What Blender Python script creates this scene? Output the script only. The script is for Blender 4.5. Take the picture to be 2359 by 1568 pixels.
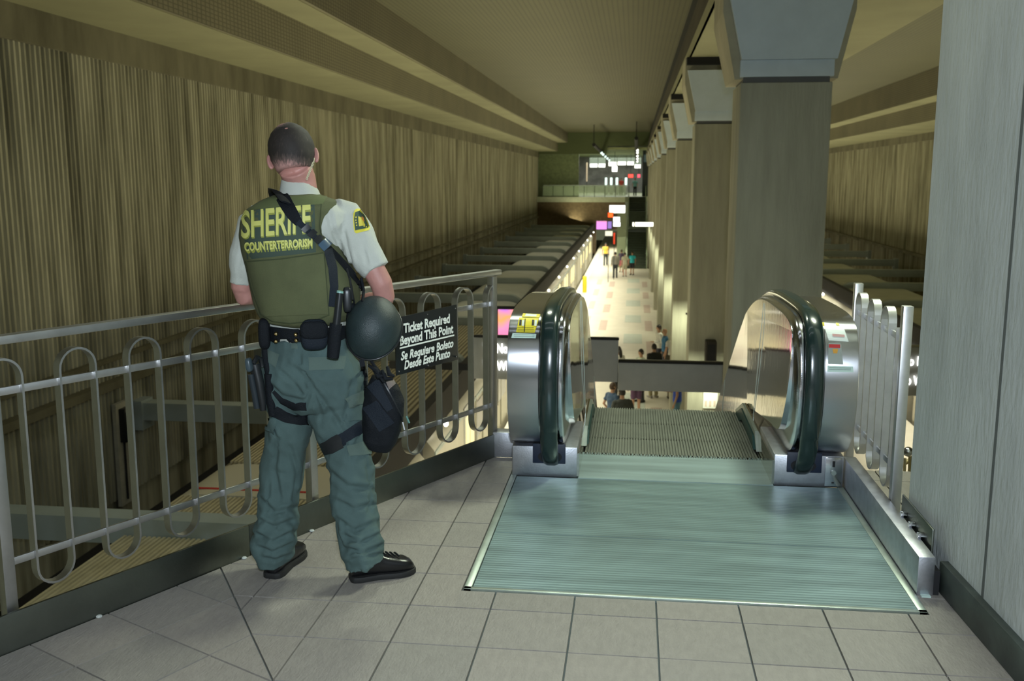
import bpy, math, random
from mathutils import Vector, Matrix, noise
from mathutils.bvhtree import BVHTree
random.seed(7)
for o in list(bpy.data.objects): bpy.data.objects.remove(o, do_unlink=True)
sc = bpy.context.scene
COL = sc.collection
PI = math.pi
# ------------------------------------------------------------------ camera
FPX, CX, CY = 2240.0, 1179.5, 784.0
TH = math.atan(372 / FPX); PS = math.atan(283 * math.cos(TH) / FPX)
CAM = Vector((0, 0, 1.62))
FW = Vector((-math.sin(PS) * math.cos(TH), math.cos(PS) * math.cos(TH), -math.sin(TH)))
RT = Vector((math.cos(PS), math.sin(PS), 0))
UP = RT.cross(FW)
cd = bpy.data.cameras.new('camera'); cam = bpy.data.objects.new('camera', cd); COL.objects.link(cam)
cd.sensor_width = 36; cd.lens = FPX / 2359 * 36; cd.clip_end = 400; cd.clip_start = .05
cam.matrix_world = Matrix((( RT.x, UP.x, -FW.x, CAM.x), (RT.y, UP.y, -FW.y, CAM.y), (RT.z, UP.z, -FW.z, CAM.z), (0, 0, 0, 1)))
cd.dof.use_dof = True; cd.dof.focus_distance = 3.9; cd.dof.aperture_fstop = 5.0
sc.camera = cam
# ------------------------------------------------------------------ world, exposure, lights
sc.view_settings.view_transform = 'Standard'; sc.view_settings.look = 'None'
sc.view_settings.exposure = 0.0; sc.view_settings.gamma = 1.0; sc.view_settings.use_curve_mapping = False
w = bpy.data.worlds.new('world'); sc.world = w; w.use_nodes = True
w.node_tree.nodes['Background'].inputs[0].default_value = (.42, .45, .26, 1)
w.node_tree.nodes['Background'].inputs[1].default_value = .22

def area(name, loc, size, power, col, direction=(0, 0, -1), spread=PI):
    l = bpy.data.lights.new(name, 'AREA'); l.shape = 'RECTANGLE'; l.size, l.size_y = size
    l.energy = power; l.color = col; l.spread = spread
    o = bpy.data.objects.new(name, l); COL.objects.link(o); o.location = loc
    o.rotation_euler = Vector(direction).to_track_quat('-Z', 'Y').to_euler(); return o
GRN = (.90, 1.0, .78); OLV = (1.0, .95, .60); DAY = (.78, .90, 1.0)
# camera flash, a small head just above the lens
area('flash', (.06, -.05, 1.86), (.12, .07), 74, DAY, FW + Vector((0, 0, .03)), 2.4)
# fluorescent rows on the ceiling, over the escalator and behind the photographer
area('soffit_row_light', (1.45, 6.0, 3.8), (.7, .25), 118, GRN, (-.45, -.35, -.8))
area('ceiling_row_light', (-1.1, 8.0, 5.2), (.9, .3), 95, GRN, (0, -.6, -.8))
for _y in (2.7, 4.3): area('high_tube_light', (0, _y, 5.3), (6.0, .16), 11, (.9, .97, 1.0)).rotation_euler = (0, 0, 0)
for _y, _p in ((.6, 8), (-1.6, 10), (-4.5, 14), (-8.5, 26), (-14, 36), (-22, 55), (-30, 70)):
    area('mezzanine_tube_light', (-.8, _y, 3.3), (7.5, .14), _p * 1.3, (.88, .96, 1.0), spread=PI if _y < -10 else 2.3).rotation_euler = (0, 0, 0)
for _y in (25, 55): area('hall_fill_light', (-4.6, _y, 5.7), (1.0, 26), 90, (1, .97, .75), spread=1.6).rotation_euler = (0, 0, 0)  # added fill without fittings, lifts the dark canopies
# cove lights along both canopies washing the walls and the ceiling
for k in range(3):
    y = 26 + 30 * k
    for x, dx in ((-5.4, -.28), (10.0, .28)):
        a = area('cove_light', (x, y, -2.1), (1.2, 28), 690, OLV, (dx, 0, 1))
        a.rotation_euler = (PI, -math.atan(dx), 0)
    for x in (-2.75, 7.4):
        a = area('platform_edge_light', (x, y - 2, -2.75), (.35, 29), 820 if k else 500, (1, .97, .80), spread=2.5); a.rotation_euler = (0, 0, 0)
    a = area('platform_fill_light', (-1.2, y, -2.9), (1.2, 26), 190, (1, .97, .72), spread=2.3); a.rotation_euler = (0, 0, 0)  # added fill hanging free over the platform, no fitting
area('far_hall_light', (-2, 108, 4.0), (10, 22), 900, (.95, 1, .85)).rotation_euler = (0, 0, 0)
sc.cycles.max_bounces = 6; sc.cycles.diffuse_bounces = 3; sc.cycles.glossy_bounces = 4; sc.cycles.sample_clamp_indirect = 4

# ------------------------------------------------------------------ helpers
def ray(px, py):
    return (FW * FPX + RT * (px - CX) + UP * (CY - py)).normalized()
def WY(px, py, y):
    d = ray(px, py); return CAM + d * ((y - CAM.y) / d.y)
def WX(px, py, x):
    d = ray(px, py); return CAM + d * ((x - CAM.x) / d.x)
def WZ(px, py, z):
    d = ray(px, py); return CAM + d * ((z - CAM.z) / d.z)
def depth(p): return (p - CAM).dot(FW)

class M:
    def __init__(s): s.v = []; s.f = []; s.mi = []; s.cur = 0
    def add(s, vs, fs):
        b = len(s.v); s.v += [tuple(v) for v in vs]; s.f += [tuple(i + b for i in f) for f in fs]; s.mi += [s.cur] * len(fs); return s
    def box(s, a, b, bev=0):
        x0, y0, z0 = a; x1, y1, z1 = b
        if x1 < x0: x0, x1 = x1, x0
        if y1 < y0: y0, y1 = y1, y0
        if z1 < z0: z0, z1 = z1, z0
        return s.add([(x0, y0, z0), (x1, y0, z0), (x1, y1, z0), (x0, y1, z0), (x0, y0, z1), (x1, y0, z1), (x1, y1, z1), (x0, y1, z1)],
                     [(0, 3, 2, 1), (4, 5, 6, 7), (0, 1, 5, 4), (1, 2, 6, 5), (2, 3, 7, 6), (3, 0, 4, 7)])
    def obox(s, c, ax, ay, az):   # centre and three half axes
        c = Vector(c); ax = Vector(ax); ay = Vector(ay); az = Vector(az)
        vs = [c + i * ax + j * ay + k * az for k in (-1, 1) for i, j in ((-1, -1), (1, -1), (1, 1), (-1, 1))]
        return s.add(vs, [(0, 3, 2, 1), (4, 5, 6, 7), (0, 1, 5, 4), (1, 2, 6, 5), (2, 3, 7, 6), (3, 0, 4, 7)])
    def prism(s, poly, off):      # poly: 3D points (convex or not), extruded by off
        n = len(poly); off = Vector(off)
        vs = [Vector(p) for p in poly] + [Vector(p) + off for p in poly]
        return s.add(vs, [tuple(range(n))[::-1], tuple(range(n, 2 * n))] + [(i, (i + 1) % n, (i + 1) % n + n, i + n) for i in range(n)])
    def rings(s, rs, cap=True, closed=True):
        b = len(s.v); n = len(rs[0])
        for r in rs: s.v += [tuple(p) for p in r]
        fs = []
        for i in range(len(rs) - 1):
            for j in range(n if closed else n - 1):
                k = (j + 1) % n
                fs.append((b + i * n + j, b + i * n + k, b + (i + 1) * n + k, b + (i + 1) * n + j))
        if cap: fs += [tuple(b + j for j in range(n))[::-1], tuple(b + (len(rs) - 1) * n + j for j in range(n))]
        s.f += fs; s.mi += [s.cur] * len(fs); return s
    def ell(s, c, a, b_, ax, ay, n=14, p=2.0):
        return None
    def tube(s, pts, rad, n=12, flat=1.0, side=None):
        pts = [Vector(p) for p in pts]
        if not hasattr(rad, '__len__'): rad = [rad] * len(pts)
        rs = []; prev = None
        for i, p in enumerate(pts):
            t = (pts[min(i + 1, len(pts) - 1)] - pts[max(i - 1, 0)]).normalized()
            if prev is None:
                h = Vector(side) if side is not None else (Vector((1, 0, 0)) if abs(t.x) < .8 else Vector((0, 1, 0)))
                x = (h - t * h.dot(t)).normalized()
            else: x = (prev - t * prev.dot(t)).normalized()
            prev = x; y = t.cross(x)
            r = rad[i]; rx, ry = (r, r * flat) if not isinstance(r, tuple) else r
            rs.append([p + x * rx * math.cos(2 * PI * k / n) + y * ry * math.sin(2 * PI * k / n) for k in range(n)])
        return s.rings(rs)
    def ball(s, c, rx, ry=None, rz=None, n=14, rot=None):
        ry = ry or rx; rz = rz or rx; c = Vector(c); rot = rot or Matrix.Identity(3)
        rs = []
        for i in range(1, n // 2 + 3):
            a = PI * i / (n // 2 + 3)
            rs.append([c + rot @ Vector((rx * math.sin(a) * math.cos(2 * PI * k / n), ry * math.sin(a) * math.sin(2 * PI * k / n), -rz * math.cos(a))) for k in range(n)])
        return s.rings(rs)
    def mesh(s, name, org=Vector((0, 0, 0))):
        me = bpy.data.meshes.new(name)
        me.from_pydata([(v[0] - org[0], v[1] - org[1], v[2] - org[2]) for v in s.v], [], s.f)
        if max(s.mi, default=0): me.polygons.foreach_set('material_index', s.mi)
        me.validate(); me.update(); return me
    def build(s, name, mat, parent=None, smooth=None, bevel=0, **kw):
        return link(name, s.mesh(name, ORG.get(parent.name, Vector()) if parent else Vector()), mat, parent, smooth, bevel, **kw)
ORG = {}
def link(name, me, mat, parent=None, smooth=None, bevel=0, label=None, cat=None, group=None, kind=None):
    import bmesh
    bm = bmesh.new(); bm.from_mesh(me); bmesh.ops.recalc_face_normals(bm, faces=bm.faces)
    if bevel:
        es = [e for e in bm.edges if len(e.link_faces) == 2 and e.calc_face_angle(0) > .6]
        bmesh.ops.bevel(bm, geom=es, offset=bevel, segments=2, affect='EDGES', profile=.5, clamp_overlap=True)
        smooth = smooth or 35
    bm.to_mesh(me); bm.free()
    if smooth:
        me.shade_smooth()
        if smooth < 179: me.set_sharp_from_angle(angle=math.radians(smooth))
    o = bpy.data.objects.new(name, me); COL.objects.link(o)
    for m_ in (mat if isinstance(mat, (list, tuple)) else [mat]): me.materials.append(m_)
    if parent: o.parent = parent; ORG[o.name] = ORG.get(parent.name, Vector())
    else: ORG[o.name] = Vector()
    tag(o, label, cat, group, kind); return o
def tag(o, label=None, cat=None, group=None, kind=None):
    if label: o['label'] = label
    if cat: o['category'] = cat
    if group: o['group'] = group
    if kind: o['kind'] = kind
    return o
def thing(name, label, cat, loc, group=None):
    o = bpy.data.objects.new(name, None); COL.objects.link(o); o.location = loc; o.empty_display_size = .1
    ORG[o.name] = Vector(loc); return tag(o, label, cat, group)
def copy_tree(o, parent=None):
    c = o.copy(); COL.objects.link(c)
    if parent: c.parent = parent
    ORG[c.name] = ORG.get(o.name, Vector())
    for ch in list(o.children): copy_tree(ch, c)
    return c
def dup(o, loc, label=None):
    c = copy_tree(o); c.location = loc
    if label: c['label'] = label
    return c
def fuse(m, voxel, it=4, disp=None):
    me = m.mesh('tmp'); import bmesh
    bm = bmesh.new(); bm.from_mesh(me); bmesh.ops.recalc_face_normals(bm, faces=bm.faces); bm.to_mesh(me); bm.free()
    o = bpy.data.objects.new('tmp', me); COL.objects.link(o)
    r = o.modifiers.new('r', 'REMESH'); r.mode = 'VOXEL'; r.voxel_size = voxel
    s_ = o.modifiers.new('s', 'SMOOTH'); s_.iterations = it; s_.factor = .5
    dg = bpy.context.evaluated_depsgraph_get(); dg.update()
    out = bpy.data.meshes.new_from_object(o.evaluated_get(dg)); bpy.data.objects.remove(o, do_unlink=True)
    out.materials.clear()
    if disp:
        ns = [Vector(v.normal) for v in out.vertices]
        for v, n in zip(out.vertices, ns): v.co = v.co + n * disp(v.co, n)
    out.update(); return out
def place(name, me, mat, parent, smooth=180, **kw):   # world-space mesh -> child of parent
    org = ORG.get(parent.name, Vector()) if parent else Vector()
    for v in me.vertices: v.co = v.co - org
    return link(name, me, mat, parent, smooth, **kw)
def bvh(me): return BVHTree.FromPolygons([v.co.copy() for v in me.vertices], [tuple(p.vertices) for p in me.polygons])
def text_mesh(body, bold=.0, sx=1.0, shear=0.0, ext=0.0, align='LEFT', sp=1.0):
    c = bpy.data.curves.new('t', 'FONT'); c.body = body; c.offset = bold; c.extrude = ext; c.align_x = align; c.space_character = sp; c.shear = shear; c.resolution_u = 3
    o = bpy.data.objects.new('t', c); COL.objects.link(o)
    dg = bpy.context.evaluated_depsgraph_get(); dg.update()
    me = bpy.data.meshes.new_from_object(o.evaluated_get(dg)); bpy.data.objects.remove(o, do_unlink=True)
    for v in me.vertices: v.co.x *= sx
    return me
def fit_text(body, p0, ux, uy, w_, h_, mat, name, parent, bold=.02, ext=.002, shear=0, align='LEFT'):
    """flat lettering: p0 lower-left corner, ux/uy unit vectors, box w x h (cap height)"""
    me = text_mesh(body, bold, 1, shear); xs = [v.co.x for v in me.vertices]; x0, x1 = min(xs), max(xs)
    nz = Vector(ux).cross(Vector(uy)).normalized(); p0 = Vector(p0); ux = Vector(ux); uy = Vector(uy)
    k = h_ / .7
    kx = w_ / (x1 - x0) if w_ else k
    for v in me.vertices: v.co = p0 + ux * ((v.co.x - x0) * kx) + uy * (v.co.y * k) + nz * ext
    me.materials.clear(); return place(name, me, mat, parent, None)

# ------------------------------------------------------------------ materials
def nt(name):
    m = bpy.data.materials.new(name); m.use_nodes = True; t = m.node_tree; return m, t, t.nodes['Principled BSDF']
def pbr(name, col, rough=.6, metal=0.0, var=0.0, vs=4.0, stretch=(1, 1, 1), bump=0.0, bs=60.0, bstretch=None, spec=.5, col2=None, coat=0, sheen=0, ani=0, det=6.0, world=False):
    m, t, b = nt(name); N = t.nodes.new; L = t.links.new
    b.inputs['Base Color'].default_value = (*col, 1); b.inputs['Roughness'].default_value = rough; b.inputs['Metallic'].default_value = metal
    b.inputs['Specular IOR Level'].default_value = spec
    if coat: b.inputs['Coat Weight'].default_value = coat; b.inputs['Coat Roughness'].default_value = .08
    if sheen: b.inputs['Sheen Weight'].default_value = sheen
    if ani: b.inputs['Anisotropic'].default_value = ani
    tc = N('ShaderNodeTexCoord'); src = N('ShaderNodeNewGeometry').outputs['Position'] if world else tc.outputs['Object']
    if var or col2:
        mp = N('ShaderNodeMapping'); mp.inputs['Scale'].default_value = stretch; L(src, mp.inputs[0])
        n = N('ShaderNodeTexNoise'); n.inputs['Scale'].default_value = vs; n.inputs['Detail'].default_value = det; n.inputs['Roughness'].default_value = .6; L(mp.outputs[0], n.inputs['Vector'])
        r = N('ShaderNodeValToRGB'); L(n.outputs[0], r.inputs[0])
        c2 = col2 or tuple(c * (1 + var) for c in col); c1 = col if col2 else tuple(c * (1 - var) for c in col)
        r.color_ramp.elements[0].position = .35; r.color_ramp.elements[1].position = .65
        r.color_ramp.elements[0].color = (*c1, 1); r.color_ramp.elements[1].color = (*c2, 1)
        L(r.outputs[0], b.inputs['Base Color'])
    if bump:
        mp2 = N('ShaderNodeMapping'); mp2.inputs['Scale'].default_value = bstretch or stretch; L(src, mp2.inputs[0])
        n2 = N('ShaderNodeTexNoise'); n2.inputs['Scale'].default_value = bs; n2.inputs['Detail'].default_value = 4; L(mp2.outputs[0], n2.inputs['Vector'])
        bp = N('ShaderNodeBump'); bp.inputs['Strength'].default_value = bump; bp.inputs['Distance'].default_value = .01
        L(n2.outputs[0], bp.inputs['Height']); L(bp.outputs[0], b.inputs['Normal'])
    return m
def emit(name, col, s=1.0):
    m, t, b = nt(name); b.inputs['Base Color'].default_value = (*[min(c, .8) for c in col], 1)
    b.inputs['Emission Color'].default_value = (*col, 1); b.inputs['Emission Strength'].default_value = s; return m
def stripes(name, c1, c2, axis, scale, rough=.6, metal=0, grid=None, bump=.3, duty=(.35, .55), var=.12, nsc=.5, nst=(1, 1, 1)):
    m, t, b = nt(name); N = t.nodes.new; L = t.links.new
    b.inputs['Roughness'].default_value = rough; b.inputs['Metallic'].default_value = metal
    tc = N('ShaderNodeTexCoord'); sx = N('ShaderNodeSeparateXYZ'); L(tc.outputs['Object'], sx.inputs[0])
    def saw(ax, s_):
        a = N('ShaderNodeMath'); a.operation = 'MULTIPLY'; a.inputs[1].default_value = s_; L(sx.outputs[ax], a.inputs[0])
        f = N('ShaderNodeMath'); f.operation = 'FRACT'; L(a.outputs[0], f.inputs[0]); 
        pp = N('ShaderNodeMath'); pp.operation = 'PINGPONG'; pp.inputs[1].default_value = .5; L(f.outputs[0], pp.inputs[0]); return pp.outputs[0]
    h = saw(axis, scale)
    if grid:
        g = saw(grid[0], grid[1]); mn = N('ShaderNodeMath'); mn.operation = 'MINIMUM'; L(h, mn.inputs[0]); L(g, mn.inputs[1]); h = mn.outputs[0]
    r = N('ShaderNodeMapRange'); r.inputs['From Min'].default_value = duty[0] * .5; r.inputs['From Max'].default_value = duty[1] * .5; L(h, r.inputs['Value'])
    mx = N('ShaderNodeMix'); mx.data_type = 'RGBA'; L(r.outputs[0], mx.inputs['Factor']); mx.inputs['A'].default_value = (*c2, 1); mx.inputs['B'].default_value = (*c1, 1)
    n = N('ShaderNodeTexNoise'); n.inputs['Scale'].default_value = nsc; n.inputs['Detail'].default_value = 5; nm_ = N('ShaderNodeMapping'); nm_.inputs['Scale'].default_value = nst; L(tc.outputs['Object'], nm_.inputs[0]); L(nm_.outputs[0], n.inputs['Vector'])
    rr = N('ShaderNodeMapRange'); rr.inputs['From Min'].default_value = .3; rr.inputs['From Max'].default_value = .7; rr.inputs['To Min'].default_value = 1 - var; rr.inputs['To Max'].default_value = 1 + var; L(n.outputs[0], rr.inputs['Value'])
    mm = N('ShaderNodeVectorMath'); mm.operation = 'SCALE'; L(mx.outputs['Result'], mm.inputs[0]); L(rr.outputs[0], mm.inputs['Scale']); L(mm.outputs[0], b.inputs['Base Color'])
    if bump:
        bp = N('ShaderNodeBump'); bp.inputs['Strength'].default_value = bump; bp.inputs['Distance'].default_value = .004; L(r.outputs[0], bp.inputs['Height']); L(bp.outputs[0], b.inputs['Normal'])
    return m

concrete_wall = pbr('ribbed_concrete', (.16, .15, .10), .9, col2=(.46, .435, .32), vs=2.6, stretch=(1, 1, .10), det=8, world=True, bump=.5, bs=30)
concrete_band = pbr('band_concrete', (.10, .09, .055), .9, col2=(.19, .175, .115), vs=1.2, stretch=(1, 1, .3), bump=.3, bs=20)
concrete_col = pbr('board_formed_concrete', (.325, .315, .245), .85, world=True, col2=(.42, .41, .325), vs=5, stretch=(1, 1, .12), bump=.45, bs=45, bstretch=(1, 1, .15))
concrete_near = pbr('smooth_grey_concrete', (.41, .435, .425), .8, col2=(.51, .54, .53), vs=5, stretch=(1, 1, .32), bump=.6, bs=42, bstretch=(1, 1, .35), det=9)
capital_mat = pbr('flash_toned_capital', (.56, .64, .71), .75, var=.04)  # bluish flash light put into the capital colour
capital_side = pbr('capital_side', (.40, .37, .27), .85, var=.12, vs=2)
ceil_panel = stripes('ceiling_slats', (.094, .089, .041), (.065, .061, .028), 0, 8.0, .7, duty=(.1, .45), bump=.15, var=.06)
ceil_plain = pbr('soffit_plaster', (.26, .25, .15), .85, var=.1, vs=.6)
ceil_dark = pbr('shaded_fascia', (.035, .028, .016), .9, col2=(.07, .055, .032), vs=1.5, stretch=(1, .3, 1))  # fascia colour darkened because the face is unlit
gap_shade = pbr('gap_shade', (.01, .01, .01), .9)
riser_mat = stripes('grid_riser', (.225, .205, .135), (.12, .108, .072), 1, 6.0, .8, grid=(2, 14.0), duty=(.05, .35), bump=.2, var=.12)
steel = pbr('brushed_steel', (.68, .69, .74), .155, 1.0, var=.06, vs=8, stretch=(.2, 1, 1), bump=.04, bs=160, bstretch=(.05, 1, 1))
deck_steel, dt_, db_ = nt('horizontally_brushed_steel')
db_.inputs['Base Color'].default_value = (.68, .69, .74, 1); db_.inputs['Metallic'].default_value = 1; db_.inputs['Roughness'].default_value = .32; db_.inputs['Anisotropic'].default_value = .92
tv_ = dt_.nodes.new('ShaderNodeCombineXYZ'); tv_.inputs[0].default_value = 1; dt_.links.new(tv_.outputs[0], db_.inputs['Tangent'])
steel_bar = pbr('satin_steel_bar', (.56, .56, .56), .40, 1.0, var=.08, vs=10)
steel_dull = pbr('dull_steel_kerb', (.20, .215, .19), .38, 1.0, var=.18, vs=2.2, bump=.05, bs=80)
steel_mirror = pbr('polished_panel', (.64, .62, .58), .07, 1.0, bump=.05, bs=16, bstretch=(1, 1.6, .35))
steel_base = pbr('satin_newel_base', (.56, .57, .62), .42, 1.0, var=.1, vs=14, bump=.08, bs=120)
plate_mat = stripes('ribbed_landing_plate', (.245, .345, .355), (.18, .255, .26), 1, 42.0, .36, .4, duty=(.12, .6), bump=.15, var=.22, nsc=4, nst=(.35, 3, 1))
plate_edge = pbr('plate_frame', (.42, .48, .44), .4, .8, var=.12, vs=9)
comb_mat = pbr('comb_plate', (.36, .47, .48), .38, .45, var=.2, vs=3, stretch=(.3, 3, 1), bump=.08, bs=90, bstretch=(.1, 1, 1))
tile_mats = [pbr('quarry_tile_%s' % n, c, .62, var=.07, vs=40, stretch=(1, .35, 1), bump=.35, bs=110, bstretch=(1, .4, 1)) for n, c in (('a', (.288, .264, .238)), ('b', (.270, .250, .225)), ('c', (.305, .277, .247)))]
grout = pbr('tile_grout', (.13, .15, .14), .9)
rubber = pbr('handrail_rubber', (.012, .028, .026), .22, 0, spec=.6, coat=.5)
blackp = pbr('black_plastic', (.012, .014, .016), .35)
black_matte = pbr('black_matte', (.012, .012, .014), .8)
step_mat = pbr('step_metal', (.205, .215, .18), .5, .3, var=.1, vs=5)
navy = pbr('inlet_rubber', (.012, .02, .045), .5)
white_ink = pbr('white_ink', (.85, .88, .85), .5)
white_lit = emit('lit_white', (1, 1, .93), 3.2)
train_side = pbr('train_side', (.44, .41, .31), .38, .35, var=.06)
train_dark = pbr('train_glass', (.025, .025, .022), .15)
train_win = emit('lit_train_window', (.75, .66, .36), .55)
gold_ribs = stripes('gold_corrugated', (.45, .40, .27), (.10, .085, .05), 0, 11.0, .6, duty=(.2, .7), bump=.8, var=.15)
beam_mat = pbr('canopy_beam_paint', (.36, .41, .41), .6, var=.08, vs=1)
beam_light = pbr('canopy_infill_paint', (.58, .60, .57), .6, var=.08, vs=1)
plat_mat = pbr('platform_stone', (.56, .52, .42), .45, var=.05, vs=1.5)
pink_t = pbr('pink_stone', (.43, .33, .27), .5, var=.06); blue_t = pbr('blue_stone', (.42, .45, .38), .5, var=.06)
sign_grey = pbr('sign_back_grey', (.38, .385, .385), .6, var=.05)

# ------------------------------------------------------------------ setting
PZ = -5.3
def S(m, name, mat, label=None, **kw): return m.build(name, mat, kind='structure', label=label, **kw)
YN, YF = -5.0, 92.0
# left wall with ribs
wl = S(M().box((-9.45, 5, -6.6), (-9.06, 132, 4.2)), 'wall_left', concrete_wall, 'ribbed concrete wall beyond the left railing')
S(M().box((-9.06, 5, 3.6), (-8.93, 132, 4.12)), 'trim_1', concrete_band, 'plain concrete band above the ribs of the left wall', smooth=None)
rib = M(); rib.add([(-9.06, -.05, -4.0), (-9.06, .05, -4.0), (-8.985, .022, -4.0), (-8.985, -.022, -4.0), (-9.06, -.05, 3.6), (-9.06, .05, 3.6), (-8.985, .022, 3.6), (-8.985, -.022, 3.6)],
        [(0, 1, 2, 3), (7, 6, 5, 4), (0, 4, 5, 1), (1, 5, 6, 2), (2, 6, 7, 3), (3, 7, 4, 0)])
rm = rib.mesh('wall_rib'); rm.materials.append(concrete_wall)
RS = .125
for k in range(230):
    o = bpy.data.objects.new('wall_rib', rm); COL.objects.link(o); o.parent = wl; o.location = (0, 10.5 + RS * k, 0)
far = M(); y = 10.5 + RS * 230
while y < YF:
    far.add([(x, yy + y, z) for x, yy, z in rib.v], rib.f); y += RS
far.build('far_ribs', concrete_wall, wl, kind='stuff')
# conduit ledge along the wall
S(M().box((-9.0, 6, -1.95), (-8.8, 91, -1.82)).box((-9.0, 6, -1.5), (-8.9, 91, -1.42)), 'trim_2', concrete_band, 'thin ledge running along the left wall')
# right wall
wr = S(M().box((13.36, 5, -6.6), (13.8, 132, 4.0)), 'wall_right', concrete_wall, 'ribbed concrete wall beyond the columns at right')
S(M().box((13.2, 5, 3.35), (13.36, 132, 3.75)), 'trim_3', concrete_band, 'plain band above the right wall ribs')
rm2 = rm.copy(); 
for v in rm2.vertices: v.co.x = 13.36 + (-9.06 - v.co.x) ; v.co.z = min(v.co.z, 3.35)
for k in range(120):
    o = bpy.data.objects.new('wall_rib', rm2); COL.objects.link(o); o.parent = wr; o.location = (0, 20 + .16 * k, 0)
far = M(); y = 20 + .16 * 120
while y < YF: far.add([(13.36 + (-9.06 - x), yy + y, min(z, 3.35)) for x, yy, z in rib.v], rib.f); y += .16
far.build('far_ribs', concrete_wall, wr, kind='stuff')
S(M().box((13.1, 6, -1.95), (13.34, 91, -1.82)), 'trim_4', concrete_band, 'thin ledge running along the right wall')
S(M().box((-9.4, -34, 3.4), (6.0, 1.3, 3.6)), 'ceiling_9', pbr('mezzanine_ceiling', (.72, .73, .70), .8), 'plain mezzanine ceiling above and behind the viewer')
S(M().box((-9.4, -34, -.52), (6.0, -3.0, -.002)), 'floor_6', pbr('mezzanine_floor', (.50, .48, .45), .6, var=.05), 'mezzanine floor behind the viewer')
S(M().box((-9.4, -34.3, -.5), (6.0, -34, 3.6)), 'wall_4', pbr('mezzanine_wall', (.65, .66, .68), .7), 'mezzanine wall behind the viewer')
# stepped ceiling, left: strip, riser, strip, riser, main field
S(M().box((-9.4, -6, 4.12), (-7.16, 91, 4.3)), 'ceiling_1', ceil_plain, 'lowest plain soffit strip beside the left wall')
S(M().box((-7.2, -6, 4.135), (-7.1, 91, 4.91)), 'trim_5', riser_mat, 'lower gridded riser of the stepped ceiling at left')
S(M().box((-7.2, -6, 4.9), (-6.28, 91, 5.1)), 'ceiling_2', ceil_plain, 'plain soffit strip between the two gridded risers at left')
S(M().box((-6.3, -6, 4.915), (-6.2, 91, 5.83)), 'trim_6', riser_mat, 'upper gridded riser of the stepped ceiling at left')
S(M().box((-6.3, -6, 5.82), (1.6, 91, 6.0)), 'ceiling_3', ceil_panel, 'high slatted main ceiling over the left track side')
S(M().add([(1.28, -6, 5.82), (1.28, 91, 5.82), (1.20, 91, 5.2), (1.20, -6, 5.2), (1.6, -6, 5.82), (1.6, 91, 5.82)], [(0, 1, 2, 3), (4, 5, 2, 3)]), 'trim_7', gap_shade, 'black strip painted for the shadow line at the right edge of the main ceiling')  # solid black face, the shadow line is painted as colour
S(M().add([(1.20, -6, 5.2), (1.20, 91, 5.2), (.98, 91, 3.9), (.98, -6, 3.9), (1.02, -6, 3.9), (1.02, 91, 3.9), (1.6, 91, 5.3), (1.6, -6, 5.3)], [(0, 1, 2, 3), (3, 2, 5, 4), (4, 5, 6, 7)]), 'trim_8', ceil_dark, 'dark brown fascia beside the column capitals, shade put into its colour')
S(M().box((.98, -6, 3.9), (4.0, 91, 4.1)), 'ceiling_4', ceil_plain, 'low soffit above the column row')
S(M().box((3.9, -6, 4.0), (4.0, 91, 5.3)), 'trim_9', ceil_dark, 'fascia on the far side of the column row')
S(M().box((3.9, -6, 5.25), (9.85, 91, 5.4)), 'ceiling_5', ceil_panel, 'high slatted ceiling over the right track side')
S(M().box((9.79, -6, 4.355), (9.9, 91, 5.3)), 'trim_10', riser_mat, 'upper gridded riser of the stepped ceiling at right')
S(M().box((9.8, -6, 4.34), (10.65, 91, 4.5)), 'ceiling_6', ceil_plain, 'plain soffit strip between the two risers at right')
S(M().box((10.59, -6, 3.715), (10.7, 91, 4.4)), 'trim_11', riser_mat, 'lower gridded riser of the stepped ceiling at right')
S(M().box((10.6, -6, 3.7), (13.8, 91, 3.9)), 'ceiling_7', ceil_plain, 'lowest soffit strip beside the right wall')
# platform and trackways
pf = S(M().box((-3.5, 6, PZ - .3), (8.0, 132, PZ)), 'floor_1', plat_mat, 'pale stone platform floor far below')
S(M().box((-3.5, 6, PZ), (-3.1, 92, PZ + .012)), 'trim_12', pbr('edge_strip', (.78, .76, .62), .5), 'pale warning strip along the platform edge')
S(M().box((-9.1, 5, -6.7), (-3.5, 132, -6.5)), 'floor_2', pbr('trackbed', (.05, .045, .035), .9, var=.3), 'dark trackbed below the left wall')
S(M().box((8.0, 5, -6.7), (13.4, 132, -6.5)), 'floor_3', pbr('trackbed_r', (.09, .075, .05), .9, var=.3), 'dark trackbed at right')
S(M().box((-9.06, 5, -6.5), (-8.0, 91, -4.6)), 'trim_13', black_matte, 'black ledge at the foot of the left wall, trackside shadow put into its colour')  # black block paints in the shadow beside the track
# coloured inlays in the platform paving
for r_ in range(9):
    for c, (x, mt, w_) in enumerate(((-1.55, pink_t, .36), (-.35, blue_t, .8), (.62, pink_t, .34), (-2.4, pink_t, .32))):
        y = 20 + r_ * 6.2 + (2.6 if c in (1,) else 0) + (1.4 if c == 3 else 0)
        if y > 68 : continue
        M().box((x, y, PZ), (x + w_, y + (3.2 if mt is pink_t else 2.6), PZ + .006)).build('pink_tile' if mt is pink_t else 'blue_tile', mt, pf)
for i in range(30):   # pale joints of the large paving slabs
    pass

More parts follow.
